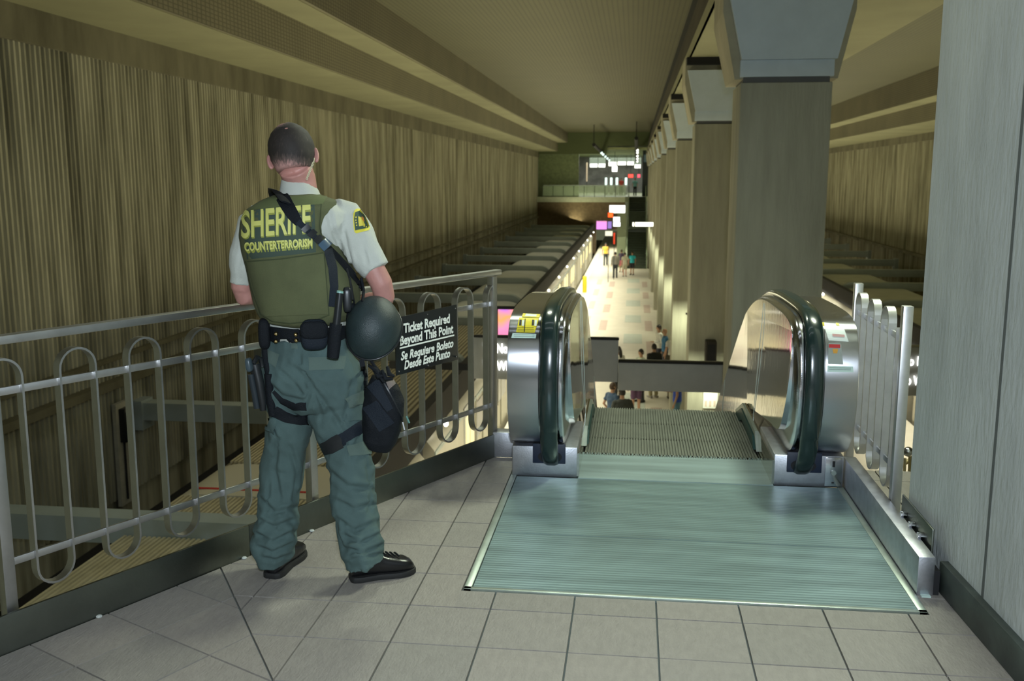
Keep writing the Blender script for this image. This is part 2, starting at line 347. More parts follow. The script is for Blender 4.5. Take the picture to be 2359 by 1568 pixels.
# ------------------------------------------------------------------ mezzanine floor
A2 = Vector((-2.135, 2.882)); D2 = Vector((.457, .889)).normalized(); N2 = Vector((D2.y, -D2.x))
def RW(s_, n_, z): p = A2 + D2 * s_ + N2 * n_; return Vector((p.x, p.y, z))
slab = M()
poly = [(-3.9, -2), (2.9, -2), (2.9, 3.0), (1.24, 4.4), (1.24, 5.15), (-.80, 5.56)]
pa = RW(-2.4, 0, 0)
pa = RW(-2.4, -.085, 0); pe = RW(2.97, -.085, 0)
poly = [(1.22, 5.16), (-.78, 5.54), (pe.x, pe.y), (pa.x, pa.y), (pa.x, -3), (3.2, -3), (3.2, 2.6), (1.25, 4.3)]
slab.prism([(x, y, -.012) for x, y in poly], (0, 0, -.5))
fl = S(slab, 'floor_4', grout, 'tiled mezzanine landing floor at the top of the escalator')
def clip(poly, a, b, c):   # keep a*x+b*y<=c
    out = []
    for i in range(len(poly)):
        p, q = poly[i], poly[(i + 1) % len(poly)]; dp = a * p[0] + b * p[1] - c; dq = a * q[0] + b * q[1] - c
        if dp <= 0: out.append(p)
        if dp * dq < 0: t = dp / (dp - dq); out.append((p[0] + (q[0] - p[0]) * t, p[1] + (q[1] - p[1]) * t))
    return out
mp_, md = Vector((-1.458, 3.331)), Vector((.5395, -.842)); mn = Vector((md.y, -md.x))  # mitre line, mn points to the left side?
if (Vector((-2.5, 2)) - mp_).dot(mn) < 0: mn = -mn
mc = mn.dot(mp_)
G = .0035
def area2(p): return abs(sum(p[i][0] * p[(i + 1) % len(p)][1] - p[(i + 1) % len(p)][0] * p[i][1] for i in range(len(p)))) / 2
def tile(poly):
    if len(poly) < 3 or area2(poly) < .0008: return
    h = random.uniform(-.0006, .0006)
    M().prism([(x, y, -.011) for x, y in poly], (0, 0, .011 + h)).build('tile', random.choice(tile_mats), fl)
cn = N2.dot(A2)
for i in range(-9, 14):
    for j in range(-14, 8):
        x0, y0 = -.2 + .3143 * i, 3.457 + .308 * j
        p = [(x0 + G, y0 + G), (x0 + .3143 - G, y0 + G), (x0 + .3143 - G, y0 + .308 - G), (x0 + G, y0 + .308 - G)]
        if y0 > 5.6 or y0 < .2 or x0 > 2.2: continue
        p = clip(p, mn.x, mn.y, mc - G)
        if p: p = clip(p, -N2.x, -N2.y, -(cn + .002))
        if p: p = clip(p, 0, 1, 5.5)
        if not p: continue
        if y0 + .31 > 3.615:       # cut around the landing plate
            pl_ = clip(p, 1, 0, -.655); pr_ = clip(p, -1, 0, -1.136); pb = clip(clip(p, 0, 1, 3.612), -1, 0, .655)
            if pb: pb = clip(pb, 1, 0, 1.136)
            for q in (pl_, pr_, pb):
                if q: tile(q)
        else: tile(p)
for i in range(-12, 4):
    for j in range(0, 12):
        s0, n0 = .104 + .306 * i, -.03 + .3095 * j
        if j == 0: n0a = .006
        else: n0a = n0 + G
        q = [RW(s0 + G, n0a, 0), RW(s0 + .306 - G, n0a, 0), RW(s0 + .306 - G, n0 + .3095 - G, 0), RW(s0 + G, n0 + .3095 - G, 0)]
        if min(v.y for v in q) < .2: continue
        p = clip([(v.x, v.y) for v in q], -mn.x, -mn.y, -(mc + G))
        if p: tile(p)

# ------------------------------------------------------------------ columns
def flare(x0, x1, y0, y1):   # capital: neck, flared head, top
    c = thing('column', None, None, ((x0 + x1) / 2, y0, PZ)); del_ = 0
    c['kind'] = 'structure'
    M().box((x0, y0, PZ), (x1, y1, 2.66)).build('shaft', concrete_col, c, bevel=.015)
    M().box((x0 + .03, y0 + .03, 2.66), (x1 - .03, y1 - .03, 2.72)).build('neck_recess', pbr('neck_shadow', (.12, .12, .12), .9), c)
    M().box((x0 - .01, y0 - .0, 2.72), (x1 + .01, y1, 2.90)).build('neck', capital_mat, c, bevel=.008)
    # flared head; front pale with flash light put into its colour, the sides concrete
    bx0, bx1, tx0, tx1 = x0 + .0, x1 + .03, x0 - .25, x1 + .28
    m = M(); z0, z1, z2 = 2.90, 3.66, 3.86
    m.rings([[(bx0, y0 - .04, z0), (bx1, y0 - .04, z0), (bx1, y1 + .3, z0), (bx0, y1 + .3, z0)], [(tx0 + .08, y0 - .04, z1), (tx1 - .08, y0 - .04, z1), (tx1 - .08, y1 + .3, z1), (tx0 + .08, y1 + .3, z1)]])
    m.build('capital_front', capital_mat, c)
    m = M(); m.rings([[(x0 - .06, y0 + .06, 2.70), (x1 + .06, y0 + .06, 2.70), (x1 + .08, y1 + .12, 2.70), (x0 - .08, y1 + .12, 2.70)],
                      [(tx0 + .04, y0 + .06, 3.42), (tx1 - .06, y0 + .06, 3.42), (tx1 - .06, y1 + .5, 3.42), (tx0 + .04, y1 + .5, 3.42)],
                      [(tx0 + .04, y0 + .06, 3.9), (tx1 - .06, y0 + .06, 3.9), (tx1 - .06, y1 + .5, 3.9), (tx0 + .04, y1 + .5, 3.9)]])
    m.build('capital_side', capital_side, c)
    M().box((tx0 + .06, y0 - .06, 3.76), (tx1 - .08, y0 + .12, 3.9)).build('gap_shade_bar', gap_shade, c)  # solid black bar paints the shade of the recess above the capital
    return c
c0 = flare(1.13, 2.11, 11.2, 12.05)
c0['label'] = 'nearest free-standing square concrete column, right behind the escalator'
ords = ['second', 'third', 'fourth', 'fifth', 'sixth', 'seventh', 'eighth', 'ninth']
for k in range(1, 10):
    dup(c0, Vector(c0.location) + Vector((0, 8.2 * k, 0)), ('%s concrete column of the row behind the escalator, counting away' % ords[k - 1]) if k < 9 else 'furthest concrete column of the row, beside the distant stair')
# near column at the right picture edge
nc = thing('column', 'big smooth grey concrete column filling the right edge', None, (1.8, 3.7, 0)); nc['kind'] = 'structure'
xa, xb = 1.300, 1.235
def fx(y): return xa + (xb - xa) * (y - 3.0) / 1.35
m = M(); m.prism([(fx(1.4), 1.4, -.3), (fx(3.485), 3.485, -.3), (fx(3.51), 3.51, -.3), (fx(4.33), 4.33, -.3), (fx(4.35) + .02, 4.355, -.3), (2.9, 4.355, -.3), (2.9, 1.4, -.3)], (0, 0, 6.0))
m.build('shaft', concrete_near, nc)
M().prism([(fx(3.487) - .0008, 3.487, 0), (fx(3.508) - .0008, 3.508, 0), (fx(3.508) + .01, 3.508, 0), (fx(3.487) + .01, 3.487, 0)], (0, 0, 5.6)).build('joint_line', pbr('joint_shadow', (.10, .11, .105), .9), nc)
m = M(); m.prism([(fx(1.4) - .03, 1.4, 0), (fx(3.84) - .03, 3.84, 0), (fx(3.84) + .02, 3.84, 0), (fx(1.4) + .02, 1.4, 0)], (0, 0, .13))
m.build('base_skirting', pbr('dark_green_skirting', (.05, .065, .058), .55, var=.4, vs=6), nc, bevel=.006)

# ------------------------------------------------------------------ landing plates
lp = thing('landing_plate', 'ribbed metal landing plate in front of the escalator steps', 'floor plate', (.24, 4.4, 0))
M().box((-.612, 3.645, -.02), (1.112, 4.262, .004)).build('front_plate', plate_mat, lp)
M().box((-.612, 4.268, -.02), (1.112, 5.13, .004)).build('rear_plate', plate_mat, lp)
M().box((-.275, 5.135, -.02), (.768, 5.60, .006)).build('comb_plate', comb_mat, lp)
for a, b in (((-.647, 3.62, -.02), (-.616, 5.15, .007)), ((1.1, 3.62, -.02), (1.132, 5.15, .007)), ((-.647, 3.62, -.02), (1.132, 3.642, .007))):
    M().box(a, b).build('edge_strip', plate_edge, lp, bevel=.002)
m = M()
for k in range(104): m.box((-.272 + k * .01, 5.60, -.01), (-.272 + k * .01 + .0055, 5.66, .003))
m.build('comb_teeth', comb_mat, lp, kind='stuff')

# ------------------------------------------------------------------ escalator
XM = .244
def prof():
    P = [(17.2, -5.42), (17.0, -5.36), (7.35, -.28), (6.9, -.03), (6.5, .10), (5.6, .16), (5.28, .165)]
    cx, cz = 5.30, .55
    # nose arc
    for p in [(5.12, .20), (5.02, .27), (4.965, .36), (4.935, .47), (4.925, .58), (4.935, .68), (4.96, .78), (5.005, .86), (5.08, .905), (5.20, .925), (5.35, .930), (5.6, .928), (5.9, .922), (6.2, .905), (6.5, .865), (6.8, .79), (7.1, .69), (7.5, .48), (17.0, -4.95)]: P.append(p)
    return [Vector((0, y, z)) for y, z in P]
PR = prof()
def smooth_path(P, it=2):
    for _ in range(it):
        Q = [P[0]]
        for a, b in zip(P[:-1], P[1:]): Q += [a * .75 + b * .25, a * .25 + b * .75]
        Q.append(P[-1]); P = Q
    return P
PRS = PR[:5] + smooth_path(PR[5:-2], 2) + PR[-2:]
def offs(P, d):
    out = []
    for i, p in enumerate(P):
        t = (P[min(i + 1, len(P) - 1)] - P[max(i - 1, 0)]).normalized(); n = Vector((0, -t.z, t.y))  # left normal
        out.append(p + n * d)
    return out
# sign test: outward at nose must decrease y
SG = 1 if offs(PRS, .01)[len(PRS) // 2 - 6].y < PRS[len(PRS) // 2 - 6].y else -1
def ins(d): return offs(PRS, -SG * d)
def insv(k, base=0.0):
    out = []
    for i, p in enumerate(PRS):
        t = (PRS[min(i + 1, len(PRS) - 1)] - PRS[max(i - 1, 0)]).normalized(); n = Vector((0, -t.z, t.y))
        f = max(0, min(1, (.85 - p.z) / .5)) * max(0, min(1, (6.2 - p.y) / .8))
        out.append(p - n * SG * (base + k * (.028 + .085 * f)))
    return out
def strip(m, rows):   # rows of equal length points
    b = len(m.v); n = len(rows[0])
    for r in rows: m.v += [tuple(p) for p in r]
    f = [(b + i * n + j, b + i * n + j + 1, b + (i + 1) * n + j + 1, b + (i + 1) * n + j) for i in range(len(rows) - 1) for j in range(n - 1)]
    m.f += f; m.mi += [0] * len(f)
def at(P, x): return [Vector((x(p) if callable(x) else x, p.y, p.z)) for p in P]
def newel(sd, root):
    X = lambda a: XM + sd * a
    def xa(p): return X(.566 - max(0, .80 - (p.z + max(0, (p.y - 6.6) * .53))) * .052)
    m = M(); strip(m, [at(ins(.012), X(.887)), at(ins(.003), X(.884)), at(ins(0), X(.876)), at(ins(0), X(.722)), at(ins(.012), X(.716)), at(ins(.02), X(.70))])
    ring = at(ins(.012), X(.887)); 
    m.add(ring, [tuple(range(len(ring)))])
    m.build('outer_decking', deck_steel, root, smooth=40)
    m = M(); strip(m, [at(ins(.02), X(.70)), at(ins(.02), X(.63)), at(ins(.004), X(.625)), at(ins(.0), X(.615)), at(ins(.002), X(.600)), at(insv(.18), X(.590)), at(insv(.5), X(.583)), at(insv(.95), X(.572)), at(insv(1.0), xa)])
    m.build('inner_rim', steel, root, smooth=40)
    q = insv(1.0)
    # panel as strip between upper and lower halves of the inset outline
    h = len(q) // 2
    lo = q[:h][::-1]; up = q[h:]
    n = 40
    def samp(P, t):
        L = [0]
        for a, b in zip(P[:-1], P[1:]): L.append(L[-1] + (b - a).length)
        s = t * L[-1]
        for i in range(len(P) - 1):
            if L[i + 1] >= s: return P[i].lerp(P[i + 1], (s - L[i]) / max(1e-9, L[i + 1] - L[i]))
        return P[-1]
    ring = at(q, xa)
    m = M(); m.add(ring, [tuple(range(len(ring)))]); m.build('inner_panel', steel_mirror, root)
    for yy in (6.12, 8.4):
        zt = .86 if yy < 6.5 else .86 - (yy - 6.6) * .53
        zb = zt - .72
        m = M(); m.prism([(xa(Vector((0, yy, zt))) - sd * .0015, yy, zt), (xa(Vector((0, yy, zt))) - sd * .0015, yy + .012, zt), (xa(Vector((0, yy, zb))) - sd * .0015, yy + .012, zb), (xa(Vector((0, yy, zb))) - sd * .0015, yy, zb)], (-sd * .003, 0, 0)).build('panel_joint', plate_edge, root)
    # handrail belt
    prof_ = [(-.044, -.002), (-.047, .014), (-.040, .030), (-.020, .038), (.020, .038), (.040, .030), (.047, .014), (.044, -.002)]
    P0 = [i for i, p in enumerate(PRS) if p.y < 5.16 or i > len(PRS) // 2]
    i0 = min(P0); path = PRS[i0:]
    base = [Vector((0, 5.17, .098)), Vector((0, 5.10, .135)), Vector((0, 5.045, .19)), Vector((0, 4.995, .26))]
    path = base + [p for p in path if p.z > .30 or p.y > 5.5]
    rows = []
    for i, p in enumerate(path):
        t = (path[min(i + 1, len(path) - 1)] - path[max(i - 1, 0)]).normalized(); nn = Vector((0, -t.z, t.y)) * SG
        rows.append([Vector((X(.669) + a, 0, 0)) + p + nn * b for a, b in prof_])
    m = M(); m.rings(rows, cap=True); m.build('handrail', rubber, root, smooth=60)
    # base cabinet under the newel
    bs = M().box((X(.885), 5.15, 0), (X(.525), 5.75, .172)).build('newel_base', steel_base, root, bevel=.005)
    M().box((X(.77), 5.138, .080), (X(.59), 5.15, .19)).build('inlet_cover', navy, root, bevel=.003)
    m = M(); m.tube([(X(.675), 5.135, .118), (X(.675), 5.15, .118)], (.062, .030) if False else [(.066, .036)] * 2, n=20, side=(1, 0, 0)); m.build('inlet_mouth', black_matte, root)
    # skirt, brush guard
    sk = [Vector((0, 5.15, .14)), Vector((0, 6.5, .14)), Vector((0, 6.9, .0)), Vector((0, 17.0, -5.35)), Vector((0, 17.0, -5.8)), Vector((0, 6.9, -.4)), Vector((0, 6.5, -.25)), Vector((0, 5.15, -.2))]
    m = M(); m.prism(at(sk, X(.528)), (sd * -.012, 0, 0)); m.build('skirt_panel', steel_mirror, root)
    m = M(); m.prism(at([Vector((0, 5.78, .02)), Vector((0, 5.86, .09)), Vector((0, 6.5, .105)), Vector((0, 6.9, -.03)), Vector((0, 16.6, -5.15)), Vector((0, 16.6, -5.22)), Vector((0, 6.86, -.10)), Vector((0, 6.45, .04))], X(.515)), (-sd * .022, 0, 0)); m.build('skirt_brush', pbr('brush_green_%d' % sd, (.02, .06, .055), .4), root, smooth=30)
    m = M(); m.prism(at([Vector((0, 5.70, .03)), Vector((0, 5.80, .13)), Vector((0, 6.5, .14)), Vector((0, 6.9, .0)), Vector((0, 6.86, -.03)), Vector((0, 6.48, .11)), Vector((0, 5.82, .10))], X(.516)), (-sd * .016, 0, 0)); m.build('brush_holder', plate_edge, root, smooth=30)
    # outer cladding
    m = M(); m.prism(at([Vector((0, 5.76, .17)), Vector((0, 6.5, .12)), Vector((0, 17.2, -5.3)), Vector((0, 15.8, -5.3)), Vector((0, 6.6, -1.0)), Vector((0, 5.76, -.9))], X(.86)), (-sd * .03, 0, 0)); m.build('outer_cladding', steel_dull, root)
es = thing('escalator', 'stainless steel escalator with dark green handrails descending to the platform', 'escalator', (XM, 5.2, 0))
newel(-1, es); newel(1, es)
def step(y, z):
    st = M(); st.box((-.268, y, z - .04), (.756, y + .399, z - .008))
    for k in range(60): st.box((-.264 + k * .0170, y, z - .008), (-.264 + k * .0170 + .0085, y + .397, z + .003))
    st.box((-.268, y, z - .24), (.756, y + .02, z - .008))
    return st.build('step', step_mat, es)
for k in range(26):
    y = 5.63 + k * .4; z = 0 if k < 3 else -(k - 2.6) * .228
    step(y, z)
# key switch plate on the right base
kp = M().box((1.032, 5.136, .012), (1.118, 5.15, .168)).build('switch_plate', steel, es, bevel=.002)
M().box((1.068, 5.13, .118), (1.080, 5.137, .150)).build('slot', black_matte, kp)
M().tube([(1.074, 5.137, .088), (1.074, 5.122, .088)], .013, n=16).build('lock', plate_edge, kp)
M().box((1.068, 5.133, .028), (1.080, 5.137, .034)).build('slot', black_matte, kp)
# stickers on the deck noses, bent to the curved steel
decks = {o.name: o for o in es.children if o.name.startswith('outer_decking')}
DK = {}
for sd, o in zip((-1, 1), decks.values()):
    vs = [v.co + ORG[o.name] for v in o.data.vertices]; DK[sd] = BVHTree.FromPolygons(vs, [tuple(p.vertices) for p in o.data.polygons])
def hit(tree, px, py, off=.002):
    d = ray(px, py); h = tree.ray_cast(CAM, d)
    if h[0] is None: return None
    n = h[1] if h[1].dot(d) < 0 else -h[1]
    return h[0] + n * off
def sticker(name, tree, quad, mat, parent, off=.0015, nu=8, nv=8, **kw):
    (ax, ay), (bx, by), (cx_, cy_), (dx, dy) = quad   # tl tr br bl
    pts = []; last = None
    for j in range(nv + 1):
        v = j / nv
        for i in range(nu + 1):
            u = i / nu
            px = (ax * (1 - u) + bx * u) * (1 - v) + (dx * (1 - u) + cx_ * u) * v; py = (ay * (1 - u) + by * u) * (1 - v) + (dy * (1 - u) + cy_ * u) * v
            h = hit(tree, px, py, off) or last; last = h or Vector((0, 5, .8)); pts.append(last)
    m = M(); m.add(pts, [(j * (nu + 1) + i, j * (nu + 1) + i + 1, (j + 1) * (nu + 1) + i + 1, (j + 1) * (nu + 1) + i) for j in range(nv) for i in range(nu)])
    return m.build(name, mat, parent, **kw)
yel = pbr('sticker_yellow', (.80, .68, .03), .5); pale = pbr('sticker_pale', (.62, .80, .72), .5); wht = pbr('sticker_white', (.75, .82, .78), .5); red = pbr('sticker_red', (.55, .03, .03), .5); blk = pbr('ink_black', (.02, .02, .02), .6); org = pbr('sticker_orange', (.7, .35, .04), .5)
tl = DK[-1]
s1 = sticker('warning_sticker', tl, ((1196, 731), (1242, 733), (1232, 766), (1189, 765)), yel, es, label='yellow warning sticker with small black figures')
sticker('header', tl, ((1205, 722), (1245, 724), (1243, 732), (1202, 730)), yel, s1, .002)
sticker('header_panel', tl, ((1212, 723), (1237, 725), (1235, 730), (1209, 729)), wht, s1, .003)
for x in (1197, 1226): 
    sticker('figure', tl, ((x, 737), (x + 5, 737), (x + 4, 750), (x - 1, 750)), blk, s1, .003, 2, 2)
    sticker('figure', tl, ((x + 6, 738), (x + 11, 738), (x + 10, 751), (x + 5, 751)), wht, s1, .003, 2, 2)
sticker('divider', tl, ((1209, 735), (1211, 735), (1209, 765), (1207, 765)), blk, s1, .003, 1, 4)
for yy in (754, 758, 762): sticker('print_line', tl, ((1192, yy), (1230, yy + .5), (1230, yy + 1.5), (1192, yy + 1)), blk, s1, .003, 4, 1)
s2 = sticker('notice_sticker', tl, ((1181, 767), (1236, 769), (1234, 779), (1178, 778)), pale, es, label='pale narrow notice sticker below the yellow one')
for yy in (770, 774): sticker('print_line', tl, ((1184, yy), (1231, yy + 1), (1231, yy + 2), (1184, yy + 1)), pbr('ink_grey', (.25, .33, .3), .6), s2, .003, 4, 1)
tr = DK[1]
s3 = sticker('notice_sticker', tr, ((1896, 743), (1941, 747), (1955, 787), (1909, 784)), wht, es, label='white notice sticker with yellow corners on the right newel')
for q in (((1890, 743), (1898, 743), (1899, 752), (1891, 752)), ((1925, 744), (1932, 745), (1934, 751), (1927, 750))): sticker('corner', tr, q, yel, s3, .003, 2, 2)
sticker('red_print', tr, ((1917, 769), (1945, 771), (1946, 777), (1918, 775)), pbr('faded_red', (.6, .35, .33), .6), s3, .003, 3, 2)
s4 = sticker('stop_button_cover', tr, ((1908, 790), (1937, 791), (1942, 839), (1907, 838)), pbr('clear_cover', (.42, .46, .42), .25, .3), es, .004, label='clear stop button cover with a red label')
sticker('red_label', tr, ((1909, 793), (1935, 794), (1935, 802), (1909, 801)), red, s4, .006, 3, 2)
sticker('button', tr, ((1917, 804), (1930, 804), (1928, 814), (1919, 814)), org, s4, .008, 3, 2)
s5 = sticker('notice_sticker', tr, ((1906, 842), (1965, 844), (1966, 857), (1906, 856)), pale, es, label='pale notice sticker below the red label')
for yy in (846, 850): sticker('print_line', tr, ((1910, yy), (1960, yy + 1), (1960, yy + 2.2), (1910, yy + 1.2)), pbr('ink_grey2', (.25, .33, .3), .6), s5, .003, 4, 1)

# ------------------------------------------------------------------ kerbs and railings
kb = thing('kerb', 'dull steel kerb along the floor edge under the left railing', 'kerb', RW(.7, -.05, 0))
def rbox(m, s0, s1, n0, n1, z0, z1): return m.prism([RW(s0, n0, z0), RW(s1, n0, z0), RW(s1, n1, z0), RW(s0, n1, z0)], (0, 0, z1 - z0))
for a, b in ((-2.3, -.55), (-.548, 1.10), (1.102, 2.965)):
    rbox(M(), a, b, -.014, 0, -.35, .137).build('kerb_panel', steel_dull, kb, bevel=.003)
M().box((-.80, 5.50, 0), (-.645, 5.60, .15)).build('end_panel', steel_base, kb, bevel=.003)
for s_ in (.37, 1.06, 1.46): M().ball(RW(s_, .008, .004), .012, .012, .006, 8).build('grout_lump', pbr('grout_lump', (.55, .58, .55), .8), kb)
rl = thing('railing', 'left railing of looped flat steel bars between square posts', 'railing', RW(1.5, -.05, .137))
NB = -.05
def post(s_, parent, z1=1.062):
    p = rbox(M(), s_ - .021, s_ + .021, NB - .021, NB + .021, -.010, z1).build('post', steel_bar, parent, bevel=.002)
    rbox(M(), s_ - .032, s_ + .032, NB - .032, NB + .032, -.010, .0).build('foot_plate', steel_bar, p, bevel=.002)
for s_ in (.073, 1.526, 2.995): post(s_, rl)
rbox(M(), -2.2, 3.06, NB - .024, NB + .024, 1.068, 1.098).build('top_rail', steel_bar, rl, bevel=.004)
def hbar(s0, s1, z, parent): rbox(M(), s0, s1, NB - .006, NB + .006, z - .014, z + .014).build('cross_rail', steel_bar, parent, bevel=.002)
for a, b in ((.094, 1.505), (1.547, 2.974)):
    hbar(a, b, .905, rl); hbar(a, b, .30, rl)
def vbar(s_, parent): rbox(M(), s_ - .004, s_ + .004, NB - .019, NB + .019, .247, .948).build('bar', steel_bar, parent)
def arc(sc_, r, zc, a0, a1, parent):
    m = M(); rows = []
    n = 12
    for i in range(n + 1):
        a = a0 + (a1 - a0) * i / n
        rows.append([RW(sc_ + (r + dr) * math.cos(a), NB + dn, zc + (r + dr) * math.sin(a)) for dr, dn in ((-.004, -.019), (.004, -.019), (.004, .019), (-.004, .019))])
    m.rings(rows).build('loop', steel_bar, parent, smooth=40)
bars = [.176 + .139 * k for k in range(10)]
for b in bars: vbar(b, rl)
for k in range(1, 8, 2): arc(bars[k] + .0695, .0695, .948, 0, PI, rl)
for k in range(0, 10, 2): arc(bars[k] + .0695, .0695, .247, PI, 2 * PI, rl)
arc(.106, .07, .948, 0, PI / 2 + .2, rl); arc(bars[-1] + .0695, .0695, .948, PI / 2 - .2, PI, rl)
bars = [2.93 - .1465 * k for k in range(9)]
for b in bars: vbar(b, rl)
for k in range(1, 9, 2): arc(bars[k] - .073, .073, .948, 0, PI, rl) if k + 1 < 9 else None
for k in range(0, 8, 2): arc(bars[k] - .073, .073, .247, PI, 2 * PI, rl)
arc(2.995, .065, .948, PI / 2 - .1, PI, rl); arc(1.685, .073, .948, PI / 2, PI / 2 + .9, rl)
# ticket sign
sg = thing('ticket_sign', 'black ticket required sign with white English and Spanish lettering on the railing', 'sign', RW(2.36, 0, .64))
UX = Vector((D2.x, D2.y, 0)); UZ = Vector((-.0, 0, 1)); NN = Vector((N2.x, N2.y, 0))
sl = (.312) ; q0 = RW(2.108, -.026, .633)
m = M(); m.prism([RW(2.108, -.026, .628), RW(2.625, -.026, .632), RW(2.617, -.026, .94), RW(2.104, -.026, .925)], NN * .006)
m.build('board', blackp, sg, bevel=.001)
for (z, h_, txt, s0, wd, sh) in ((.842, .047, 'Ticket Required', 2.165, .385, 0), (.781, .047, 'Beyond This Point', 2.135, .445, 0), (.703, .043, 'Se Requiere Boleto', 2.14, .44, .22), (.652, .043, 'Desde Este Punto', 2.165, .385, .22)):
    fit_text(txt, RW(s0, -.0185, z), UX + Vector((0, 0, .02)), UZ, wd, h_, white_ink, 'lettering', sg, bold=.035, shear=sh)
m = M(); m.prism([RW(2.135, -.019, .762), RW(2.59, -.019, .770), RW(2.59, -.019, .778), RW(2.135, -.019, .770)], NN * .001).build('rule', white_ink, sg)
for s_, z in ((2.122, .908), (2.60, .922), (2.125, .648), (2.605, .652), (2.36, .917), (2.36, .642)):
    m = M(); m.ball(RW(s_, -.018, z), .005, .005, .005, 8).build('rivet', steel, sg)

# right kerb, railing and anchor plate
kr = thing('kerb', 'steel kerb box between the landing plate and the grey column', 'kerb', (1.16, 4.4, 0))
M().box((1.135, 3.79, 0), (1.198, 5.20, .16)).build('kerb_panel', steel_base, kr, bevel=.003)
M().box((1.198, 3.80, .0), (1.222, 4.5, .10)).build('seal', black_matte, kr)
M().box((1.15, 3.77, 0), (1.185, 3.79, .006)).build('foot', pale, kr)
ap = thing('anchor_plate', 'upright steel anchor plate with three bolts beside the grey column', 'bracket', (1.21, 4.1, .0))
M().box((1.212, 3.9, .0), (1.222, 4.35, .235)).build('plate', steel_dull, ap, bevel=.004)
for y in (4.0, 4.13, 4.26):
    M().tube([(1.212, y, .17), (1.185, y, .17)], .016, n=6).build('bolt', steel, ap, bevel=.002)
rr = thing('railing', 'short right railing of looped flat steel bars seen end on', 'railing', (1.215, 5.0, .1))
XR = 1.222
for y in (4.5, 5.47):
    M().box((XR - .022, y - .022, .0), (XR + .022, y + .022, 1.06)).build('post', steel_bar, rr, bevel=.002)
for z in (.905, .30): M().box((XR - .006, 4.52, z - .014), (XR + .006, 5.45, z + .014)).build('cross_rail', steel_bar, rr, bevel=.002)
ys = [4.59 + .14 * k for k in range(7)]
for y in ys: M().box((XR - .019, y - .004, .247), (XR + .019, y + .004, .948)).build('bar', steel_bar, rr)
def arcy(yc, zc, a0, a1, parent, r=.07):
    rows = []
    for i in range(13):
        a = a0 + (a1 - a0) * i / 12
        rows.append([Vector((XR + dn, yc + (r + dr) * math.cos(a), zc + (r + dr) * math.sin(a))) for dr, dn in ((-.004, -.019), (.004, -.019), (.004, .019), (-.004, .019))])
    M().rings(rows).build('loop', steel_bar, parent, smooth=40)
for k in (1, 3, 5): arcy(ys[k] + .07, .948, 0, PI, rr)
for k in (0, 2, 4): arcy(ys[k] + .07, .247, PI, 2 * PI, rr)
# pickets of a lower stair rail seen below the right railing
brass = pbr('brassy_rail', (.62, .52, .28), .35, .8)
lr = thing('stair_rail', 'low brass coloured stair rail behind the right railing, beside the column', 'railing', WY(2080, 1180, 6.0))
for i, (x, t_, b_) in enumerate(((2066, 1075, 1180), (2085, 1055, 1200), (2096, 1050, 1200), (2103, 1045, 1200))):
    M().tube([WY(x, t_, 6.0), WY(x - 5, b_, 6.0)], .009, n=8).build('picket', brass, lr, smooth=50)
for x, y in ((2068, 1066), (2092, 1040)): M().ball(WY(x, y, 5.9), .03, n=12).build('knob', steel, lr, smooth=60)
M().tube([WY(2030, 1110, 6.0), WY(2120, 1040, 6.05)], .012, n=8).build('rail', brass, lr, smooth=50)

